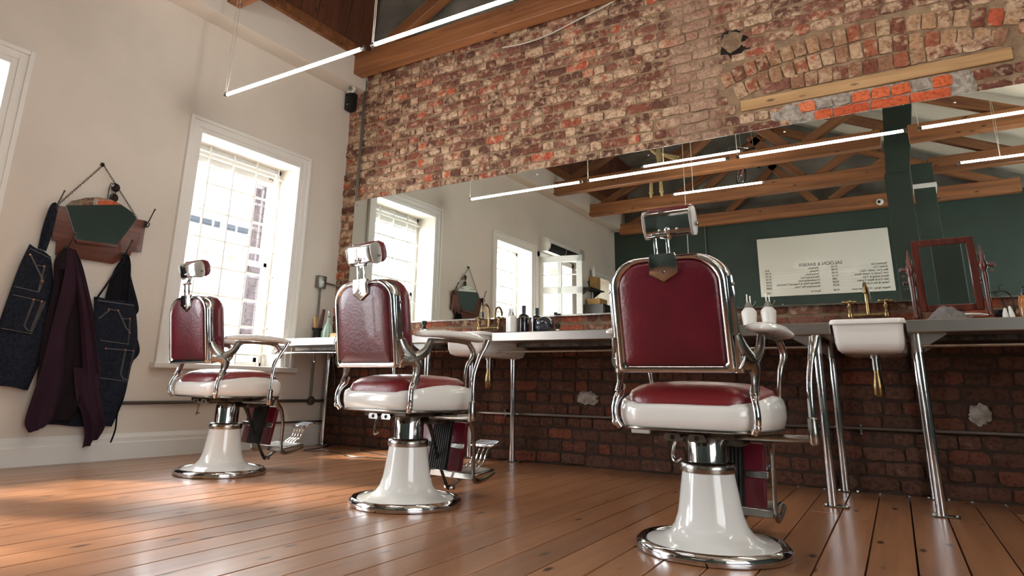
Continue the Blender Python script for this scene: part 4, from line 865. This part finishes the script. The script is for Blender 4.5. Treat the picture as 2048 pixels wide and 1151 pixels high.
# ================================================================ THINGS ON THE COUNTER
CT = .945
def bottle(name, lab, cat, x, y, prof, mat, parts=(), group=None, n=24):
    t = thing(name, lab, cat, (x, y, CT), 0, group); b = NB(); lathe(b, prof, n=n); part('body', b, mat, t, ang=45)
    for nm, pr, m_ in parts: b = NB(); lathe(b, pr, n=16); part(nm, b, m_, t)
    return t
bottle('shampoo_bottle', 'tall white dispenser bottle, leftmost beside the brass tap', 'bottle', 2.325, -.36, [(0, 0), (.028, 0), (.03, .01), (.03, .16), (.026, .18), (.012, .19), (.012, .20), (0, .20)], 'whiteplastic', [('cap', [(.014, .195), (.014, .222), (0, .224)], 'whiteplastic')])
t = bottle('spray_bottle', 'white bottle with a thin pump, between the tall white and dark bottles', 'bottle', 2.385, -.42, [(0, 0), (.031, 0), (.033, .01), (.033, .14), (.028, .155), (.010, .163), (0, .163)], 'whiteplastic', [('pump', [(.008, .16), (.008, .19), (.004, .192), (.004, .215), (0, .216)], 'galv')])
bottle('tonic_bottle', 'square-shouldered black bottle with a purple cap', 'bottle', 2.45, -.36, [(0, 0), (.042, 0), (.045, .01), (.045, .145), (.038, .165), (.016, .178), (.016, .19), (0, .19)], 'blackglass', [('cap', [(.017, .185), (.017, .24), (0, .241)], 'purplecap')])
bottle('tonic_bottle', 'black bottle with a dark green cap standing behind the purple-capped one', 'bottle', 2.49, -.22, [(0, 0), (.042, 0), (.045, .01), (.045, .145), (.038, .165), (.016, .178), (.016, .19), (0, .19)], 'blackglass', [('cap', [(.017, .185), (.017, .235), (0, .236)], 'greencap')])
# smoked glass skull
t = thing('skull_jar', 'dark smoked glass skull on the counter beside the black bottles', 'ornament', (2.63, -.36, CT))
b = NB(); bmesh.ops.create_uvsphere(b, u_segments=28, v_segments=18, radius=1, matrix=mat4((0, .01, .085), (0, 0, 0), (.07, .082, .068)))
for v in b.verts:
    c = v.co
    for sx in (-.028, .028):
        d = math.hypot(c.x-sx, c.z-.072)
        if c.y < 0 and d < .026: c.y += .02*(1-d/.026)
    if c.y < 0 and math.hypot(c.x, c.z-.045) < .014: c.y += .012
    if c.z < .05: c.x *= .78
part('cranium', b, 'skull', t, ang=60)
b = NB(); box(b, (-.038, -.062, .0), (.038, .03, .036), .014, seg=3); jw = part('jaw', b, 'skull', t)
for k in range(6): b = NB(); box(b, (-.027+k*.0095, -.067, .018), (-.019+k*.0095, -.058, .036), .002); part('tooth', b, 'skull', jw)
t = thing('shaving_brush', 'small shaving brush with pale handle right of the glass skull', 'brush', (2.745, -.36, CT))
b = NB(); lathe(b, [(0, 0), (.016, 0), (.018, .01), (.011, .03), (.014, .045), (.011, .052)], n=18); part('handle', b, 'whiteplastic', t)
b = NB(); lathe(b, [(.011, .05), (.02, .075), (.022, .085), (.012, .094), (0, .096)], n=18); part('bristles', b, 'iron', t)
# cotton jar with black pump, half hidden by the middle chair
bottle('spray_atomiser', 'faceted glass atomiser with a black head beside the middle chair', 'bottle', 1.50, -.40, [(0, 0), (.045, 0), (.05, .012), (.048, .055), (.03, .085), (.014, .095), (0, .095)], 'clear', [('head', [(.016, .095), (.016, .12), (.026, .125), (.024, .148), (.006, .155), (0, .155)], 'black')], n=10)
bottle('black_canister', 'tall blue-black canister half hidden behind the nearest chair', 'bottle', 3.27, -.36, [(0, 0), (.034, 0), (.036, .01), (.036, .21), (.03, .225), (0, .226)], 'black', [('nozzle', [(.02, .225), (.02, .245), (.008, .25), (.008, .275), (0, .276)], 'iron')])
def jug(x, lab):
    t = thing('oil_jug', lab, 'bottle', (x, -.36, CT), 0, 'white enamel jugs with twin spouts')
    b = NB(); lathe(b, [(0, 0), (.042, 0), (.044, .01), (.040, .04), (.047, .11), (.046, .125), (.030, .145), (.022, .15), (0, .15)], n=28); part('body', b, 'whiteplastic', t)
    b = NB(); lathe(b, [(.024, .148), (.026, .155), (.012, .185), (0, .187)], n=16); part('lid', b, 'galv', t)
    for s in (-.007, .012): b = NB(); tube(b, [(s, 0, .17), (s, 0, .225+(.012 if s < 0 else 0))], .0042, 8); part('spout', b, 'whiteplastic', t)
    b = NB(); tube(b, [(.02, 0, .155), (.035, -.0, .17), (.045, 0, .19), (.03, 0, .185)], .002, 6, 3); part('wire_bail', b, 'galv', t)
jug(4.125, 'white jug with twin spouts, nearer the nearest chair back'); jug(4.242, 'white jug with twin spouts, nearer the basin')
# brush pot, glass bottle and box at the window end
t = thing('brush_pot', 'dark ribbed pot holding wooden handles by the window', 'pot', (.105, -.30, CT))
b = NB(); lathe(b, [(0, 0), (.034, 0), (.036, .01), (.036, .06), (.038, .11), (.055, .135), (.05, .138), (.032, .115), (.03, .02), (0, .02)], n=20); part('pot', b, 'matteblack', t)
for (dx, dy, tx, ty, h, m_, w) in ((-.0, -.01, -.035, -.02, .25, 'lightwood', .013), (-.012, .0, -.01, -.0, .24, 'carton', .011), (.012, .01, .045, .02, .32, 'mahogany', .017), (.0, .01, .025, .02, .27, 'iron', .01)):
    b = NB(); tube(b, [(dx, dy, .03), (dx+(tx-dx)*.6, dy+(ty-dy)*.6, h*.6), (tx, ty, h)], [w*.6, w, w*.9], 8, 3); part('handle', b, m_, t)
bottle('glass_bottle', 'pale green glass bottle with a long clear stopper by the window', 'bottle', .215, -.27, [(0, 0), (.052, 0), (.056, .012), (.055, .10), (.045, .15), (.022, .185), (.016, .21), (.017, .235), (0, .235)], 'greenglass', [('stopper', [(.012, .23), (.016, .24), (.018, .30), (.014, .305), (0, .306)], 'nickel')])
b = NB(); box(b, (-.07, -.05, 0), (.16, .05, .085), .004); o = part('wooden_box', b, 'lightwood'); o.location = (.37, -.27, CT); tag(o, 'pale wooden box on the counter just left of the middle chair back', 'box')
# table mirror
t = thing('table_mirror', 'dark mahogany swing mirror on turned posts, right of the nearer basin', 'mirror', (5.205, -.35, CT), -.04)
b = NB(); box(b, (-.20, -.085, .0), (.20, .085, .022), .005); box(b, (-.19, -.075, .022), (.19, .075, .04), .006); part('base', b, 'mahogany', t)
for s in (-1, 1):
    b = NB(); lathe(b, [(.016, .04), (.020, .055), (.012, .07), (.0125, .20), (.016, .27), (.013, .30), (.021, .315), (.021, .345), (.013, .36), (.015, .385), (.010, .395), (.007, .42), (0, .455)], (s*.172, 0, 0), 16, Matrix.Translation((s*.172, 0, 0)) @ Matrix.Rotation(s*.0, 4, 'Y') @ Matrix.Translation((-s*.172, 0, 0))); part('post', b, 'mahogany', t)
    b = NB(); tube(b, [(s*.15, 0, .33), (s*.205, 0, .33)], .006, 8); sphere(b, (s*.215, 0, .33), .015, (.8, 1, 1), 12, 8); sphere(b, (s*.208, 0, .295), .008, u=8, v=6); part('thumb_knob', b, 'mahogany', t)
fm = Matrix.Translation((0, 0, .33)) @ Matrix.Rotation(math.radians(5), 4, 'X')
b = NB(); w_, z0, z1, e = .150, -.245, .165, .038
for (xa, za, xb, zb) in ((-w_, z0, -w_+e, z1), (w_-e, z0, w_, z1), (-w_+e, z0, w_-e, z0+e), (-w_+e, z1-e, w_-e, z1)): box(b, (xa, -.013, za), (xb, .013, zb), .005, fm)
fr = part('swing_frame', b, 'mahogany', t)
b = NB(); box(b, (-w_+e-.003, -.003, z0+e-.003), (w_-e+.003, .004, z1-e+.003), 0, fm); part('glass', b, 'mirror', fr, flat=True)
t = thing('razor_comb', 'pale folding razor lying on the mirror base', 'razor', (5.27, -.425, CT+.041), -.06)
b = NB(); tube(b, [(-.085, 0, .012), (-.02, 0, .016), (.05, 0, .014), (.09, 0, .008)], [.008, .010, .009, .006], 8, 4, flat=(1.4, .7)); part('handle', b, 'whiteplastic', t)
b = NB(); box(b, (-.10, -.012, .004), (-.02, -.008, .012), .002); part('blade', b, 'galv', t)
# cloth pile, hairdryer-black bowl, tubs and amber bottle at right
b = NB(); bmesh.ops.create_icosphere(b, subdivisions=4, radius=1)
r = random.Random(3)
for v in b.verts:
    c = v.co; k = 1+.10*math.sin(c.x*7+c.z*5)+.07*math.sin(c.x*15-c.z*9); v.co = Vector((c.x*.115*k, c.y*.045*k, max(0, (c.z+.25)*.07*k*(1.2-abs(c.x)))))
o = part('towel', b, 'towel', ang=80); o.location = (5.17, -.555, CT); tag(o, 'crumpled grey towel on the counter before the table mirror', 'towel')
for k, (x, lab, tl) in enumerate(((5.43, 'left one of two small white tubes beside the amber bottle', .06), (5.465, 'right one of two small white tubes, touching the amber bottle', -.1))):
    b = NB(); lathe(b, [(0, 0), (.013, 0), (.013, .05), (.006, .082+.01*k), (0, .084+.01*k)], n=14, m=Matrix.Rotation(tl, 4, 'Y')); o = part('white_tube', b, 'whiteplastic'); o.location = (x-.0, -.42, CT); tag(o, lab, 'tube')
bottle('soap_bottle', 'amber soap bottle with a black pump at the right edge', 'bottle', 5.53, -.36, [(0, 0), (.030, 0), (.032, .01), (.030, .13), (.022, .15), (.012, .155), (0, .155)], 'amber', [('pump', [(.013, .152), (.013, .168), (.005, .17), (.005, .195), (.012, .197), (.012, .203), (0, .204)], 'black')])
t = thing('shaving_stand', 'black shaving bowl on a wire stand between table mirror and amber bottle', 'bowl', (5.44, -.22, CT))
b = NB(); lathe(b, [(0, .02), (.03, .02), (.052, .045), (.058, .09), (.054, .09), (.048, .05), (0, .03)], n=24); lathe(b, [(0, 0), (.03, 0), (.03, .008), (.012, .02)], n=20); part('bowl', b, 'black', t)
b = NB(); tube(b, [(.05, 0, .02), (.055, 0, .12), (.04, 0, .185), (0, 0, .20), (-.045, 0, .19), (-.055, 0, .175)], .0035, 6, 4); tube(b, [(0, 0, .2), (.004, 0, .225), (.02, 0, .235)], .003, 6, 3); part('wire_stand', b, 'iron', t)
# floor cable and adapter
b = NB(); tube(b, [(.25, -.05, .3), (.30, -.12, .05), (.34, -.35, .006), (.42, -.62, .005), (.60, -.52, .005), (.85, -.60, .005), (1.05, -.70, .005), (1.5, -.62, .005), (1.9, -.75, .005)], .0042, 6, 6); tag(part('floor_cable', b, 'black'), 'black cable snaking over the floorboards in the far corner', 'cable')
b = NB(); tube(b, [(.55, -.03, .25), (.62, -.1, .03), (.8, -.3, .005), (1.2, -.42, .005), (1.6, -.45, .005)], .004, 6, 6); tag(part('floor_cable', b, 'black'), 'second thin cable dropping down the bricks behind the middle chair', 'cable')
b = NB(); box(b, (1.25, -.5, .0), (1.38, -.42, .03), .006); tag(part('power_adapter', b, 'black'), 'small black power adapter on the floor behind the middle chair', 'adapter')
# ================================================================ SEEN ONLY IN THE MIRROR
# price board on the green wall
t = thing('price_board', 'large white enamel price board with fine black lettering on the green wall', 'sign', (3.75, -7.645, 2.72))
b = NB(); box(b, (-1.02, 0, -.52), (1.02, .035, .52), .012, seg=2); part('panel', b, 'signboard', t)
def text(s, x, z, size, parent, align='LEFT', nm='lettering'):
    c = bpy.data.curves.new(nm, 'FONT'); c.body = s; c.size = size; c.align_x = align; c.extrude = .0012
    o = bpy.data.objects.new(nm, c); COL.objects.link(o); dg = bpy.context.evaluated_depsgraph_get(); me = bpy.data.meshes.new_from_object(o.evaluated_get(dg)); bpy.data.objects.remove(o)
    o = bpy.data.objects.new(nm, me); COL.objects.link(o); o.parent = parent; o.location = (-x, .0365, z); o.rotation_euler = (PI/2, 0, PI); me.materials.clear(); me.materials.append(M['ink']); return o
text('SALOON & BARBER', 0.03, -.03, .078, t, 'CENTER')
left = [('Machine Cut', 'R120'), ('Scissor Cut', 'R180'), ('Boy Cut - under 10yrs', 'R100'), ('Hot Towel or Steam Shave', 'R150'), ('Beard Styling & Trim', 'R80'), ('Hair Cut & Shave Combo', 'R250'), ('Father & Son Combo', 'R220')]
right = [('Shampoo', 'R50'), ('Waxing', 'R100'), ('Styling from', 'R120'), ('Manicuring from', 'R150'), ('Dreadlocking from', 'R300'), ('Relaxing Wash & Fingernail Treatment', 'R350'), ('Anniversary Mix Twist', 'R200')]
for k, ((a, p), (c, q)) in enumerate(zip(left, right)):
    z = -.08-k*.052; text(a, -.95, z, .044, t); text(p, -.13, z, .044, t, 'RIGHT'); text(c, .06, z, .044, t); text(q, .92, z, .044, t, 'RIGHT')
    b = NB(); box(b, (-.02, .0355, z-.006), (.95, .0365, z-.004)) if False else None
    b.free(); b = NB(); box(b, (.12, .0352, z-.008), (.95, .0362, z-.006)); box(b, (-.95, .0352, z-.008), (-.05, .0362, z-.006)); part('ruled_line', b, 'line', t, flat=True)
text('Pepper Spray - if you need some', -.95, -.475, .042, t); text('R100', -.13, -.475, .042, t, 'RIGHT'); text('Beard oil', .06, -.475, .042, t); text('R90', .92, -.475, .042, t, 'RIGHT')
# steel pipe and camera on green wall
b = NB(); tube(b, [(1.83, -7.61, 2.1), (1.83, -7.61, 3.62)], .012, 8); tag(part('wall_conduit', b, 'galv'), 'slim steel conduit on the green wall left of the price board', 'pipe')
t = thing('security_camera', 'round white security camera on the far beam beside the green column, in the mirror', 'camera', (4.72, -7.38, 3.62))
b = NB(); sphere(b, (0, 0, 0), .055); part('body', b, 'whiteplastic', t); b = NB(); sphere(b, (-.01, .042, -.01), .026, u=12, v=8); part('lens', b, 'black', t)
b = NB(); box(b, (.95, -7.64, 3.0), (.99, -7.6, 3.12)); b.free()
# air conditioner, vent, shelf, cabinet
t = thing('air_conditioner', 'white split air conditioner high on the white wall above the open door', 'air conditioner', (0, -5.06, 2.70))
b = NB(); prism(b, [(0, 0), (.14, 0), (.19, .05), (.20, .12), (.17, .20), (.10, .235), (0, .235)], -.58, .58, 'xz', None, .006); part('casing', b, 'whiteplastic', t)
for ya, yb in ((-.55, -.01), (.01, .55)): b = NB(); prism(b, [(.145, .002), (.192, .05), (.204, .12), (.208, .12), (.196, .046), (.15, -.003)], ya, yb, 'xz'); part('louvre', b, 'matteblack', t)
t = thing('air_vent', 'small slatted vent high on the white wall beyond the air conditioner', 'vent', (0, -6.08, 2.92))
b = NB(); box(b, (0, -.1, -.11), (.012, .1, .11), .003); part('frame', b, 'plaster', t)
for k in range(7): b = NB(); box(b, (.008, -.085, -.09+k*.027), (.02, .085, -.082+k*.027)); part('slat', b, 'galv', t, flat=True)
t = thing('wall_shelf', 'black wall shelf between the open door and the small far window', 'shelf', (0, -6.3, 2.30))
b = NB(); box(b, (.0, -.32, 0), (.2, .32, .022), .003); part('board', b, 'matteblack', t)
for y in (-.25, .25): b = NB(); prism(b, [(0, 0), (.17, 0), (0, -.12)], y-.008, y+.008, 'xz'); part('bracket', b, 'iron', t)
b = NB(); box(b, (.03, -.09, 0), (.16, .09, .24), .004); o = part('carton', b, 'carton'); o.location = (0, -6.44, 2.322); tag(o, 'tall brown carton on the black wall shelf', 'box')
b = NB(); lathe(b, [(0, 0), (.03, 0), (.032, .1), (.012, .16), (.01, .2), (0, .2)], n=14); o = part('plastic_bottle', b, 'whiteplastic'); o.location = (.09, -6.40, 2.562); tag(o, 'white bottle standing on the tall brown carton', 'bottle')
t = thing('desk_toy', 'small dark figurine on the black wall shelf beside the carton', 'ornament', (.1, -6.15, 2.322)); b = NB(); lathe(b, [(0, 0), (.035, 0), (.012, .02), (.008, .08), (.02, .1), (.018, .13), (0, .145)], n=14); part('body', b, 'iron', t); b = NB(); tube(b, [(0, 0, .07), (0, .05, .11)], .006, 6); part('arm', b, 'iron', t)
t = thing('cabinet', 'dark wooden cabinet with drawers under the wall shelf', 'cabinet', (.0, -6.3, 0))
b = NB(); box(b, (.02, -.42, 0), (.42, .26, 2.02), .005); part('body', b, 'darkcab', t)
for k in range(4): b = NB(); box(b, (.42, -.40, 1.05+k*.235), (.435, .24, 1.27+k*.235), .003); dd = part('drawer', b, 'darkcab', t); b = NB(); tube(b, [(.435, -.14, 1.2+k*.235), (.455, -.12, 1.2+k*.235), (.455, -.02, 1.2+k*.235), (.435, .0, 1.2+k*.235)], .005, 6); part('handle', b, 'galv', dd)
b = NB(); box(b, (.05, -.28, 2.02), (.3, .05, 2.14), .004); o = part('carton', b, 'carton'); o.location = (0, -6.22, 0.0); tag(o, 'low brown carton on top of the dark cabinet', 'box')
# little jointed wooden figure hanging from the roof
t = thing('wooden_figure', 'pale jointed wooden figure with spread arms hanging in the roof, seen in the mirror', 'ornament', (1.77, -5.3, 0))
b = NB(); tube(b, [(0, 0, 4.42), (.0, 0, 4.3), (.01, 0, 4.2), (.0, 0, 4.12)], [.03, .05, .045, .05], 10, 3); sphere(b, (-.02, 0, 4.47), .045); part('torso', b, 'straw', t)
for (p0, p1) in (((.03, 0, 4.30), (.42, .03, 4.10)), ((-.02, 0, 4.33), (.66, -.06, 4.06)), ((-.02, 0, 4.3), (-.14, 0, 4.42))): b = NB(); tube(b, [p0, ((p0[0]+p1[0])/2, 0, (p0[2]+p1[2])/2), p1], [.022, .03, .02], 8, 3); part('arm', b, 'straw', t)
for s, xx in ((-1, -.13), (1, -.01)):
    b = NB(); tube(b, [(s*.025, 0, 4.15), (s*.03+xx*.4, 0, 3.98), (xx+s*.02, 0, 3.84)], [.035, .035, .026], 8, 2); lathe(b, [(.036, 0), (.04, .012), (.036, .025)], (s*.03+xx*.42, 0, 3.96), 10); part('thigh', b, 'straw', t)
    b = NB(); tube(b, [(xx+s*.02, 0, 3.85), (xx+s*.025, 0, 3.66)], [.026, .03], 8); lathe(b, [(.034, 0), (.037, .01), (.034, .022)], (xx+s*.025, 0, 3.655), 10); tube(b, [(xx+s*.03, 0, 3.655), (xx+s*.03, .0, 3.59)], [.026, .016], 8); part('shin', b, 'straw', t)
b = NB(); tube(b, [(0, 0, 4.5), (0, 0, 4.72)], .003, 5); part('cord', b, 'wire', t)
# bicycle hung in the roof
t = thing('bicycle', 'old bicycle hanging from the roof, its front wheel below a beam, seen in the mirror', 'bicycle', (2.98, -5.5, 3.80), .9)
b = NB(); tube(b, [(math.cos(a)*.145, 0, math.sin(a)*.145) for a in [2*PI*k/32 for k in range(32)]], .014, 8, closed=True); wh = part('tyre', b, 'tyre', t)
b = NB(); tube(b, [(math.cos(a)*.125, 0, math.sin(a)*.125) for a in [2*PI*k/32 for k in range(32)]], .006, 6, closed=True); part('rim', b, 'chrome', wh)
for k in range(10): b = NB(); a = 2*PI*k/10; tube(b, [(0, 0, 0), (math.cos(a)*.125, 0, math.sin(a)*.125)], .0014, 4); part('spoke', b, 'chrome', wh)
b = NB(); lathe(b, [(.015, -.02), (.015, .02)], n=10, m=Matrix.Rotation(PI/2, 4, 'X')); part('hub', b, 'chrome', wh)
for s in (-1, 1): b = NB(); tube(b, [(0, s*.022, 0), (.01, s*.022, .16), (.03, 0, .20)], .008, 6, 3); part('fork_blade', b, 'red', t)
b = NB(); tube(b, [(.03, 0, .2), (.06, 0, .42)], .013, 8); tube(b, [(.05, 0, .36), (.45, 0, .30)], .012, 8); tube(b, [(.04, 0, .28), (.35, 0, .02), (.45, 0, .30)], .012, 8); tube(b, [(.45, 0, .3), (.66, 0, .05), (.35, 0, .02)], .009, 8); part('frame', b, 'black', t)
b = NB(); tube(b, [(.0, -.16, .44), (.06, -.12, .44), (.06, .12, .44), (.0, .16, .44)], .009, 8, 3); part('handlebar', b, 'chrome', t)
b = NB(); tube(b, [(.66+math.cos(a)*.145, 0, .05+math.sin(a)*.145) for a in [2*PI*k/32 for k in range(32)]], .014, 8, closed=True); part('tyre', b, 'tyre', t)
for xx in (.06, .45): b = NB(); tube(b, [(xx, 0, .33), (xx*.8, 0, .95)], .003, 5); part('cord', b, 'wire', t)
# ================================================================ OUTSIDE THE WINDOWS
b = NB(); box(b, (-14, -16, -.6), (-.5, 8, -.5)); struct(part('ground', b, 'ground', flat=True))
t = thing('neighbour_building', 'blown-out white house across the lane with maroon shutters, outside the window', 'building', (-4.2, 0, 0))
b = NB(); box(b, (-3, -2.4, -.5), (0, 1.95, 2.95)); part('wall', b, 'outwall', t, flat=True)
b = NB(); box(b, (-3, 1.95, -.5), (.0, 4.5, 4.6)); part('wall', b, 'outwall', t, flat=True)
b = NB(); box(b, (-.02, -2.5, 2.93), (.1, 1.95, 3.01), .01); part('gutter', b, 'slate', t)
for y, z0, z1 in ((2.02, 1.2, 2.6), (2.02, 2.75, 3.9), (3.2, 1.2, 2.6)):
    b = NB(); box(b, (.0, y+.12, z0), (.03, y+.75, z1)); part('window', b, 'slatepale', t, flat=True)
    b = NB(); box(b, (.02, y, z0-.03), (.06, y+.26, z1+.03), .004); sh = part('shutter', b, 'maroon', t)
    n_ = int((z1-z0)/.11)
    for k in range(n_): b = NB(); box(b, (.055, y+.03, z0+.02+k*.11), (.08, y+.23, z0+.08+k*.11)); part('shutter_slat', b, 'maroon', sh, flat=True)
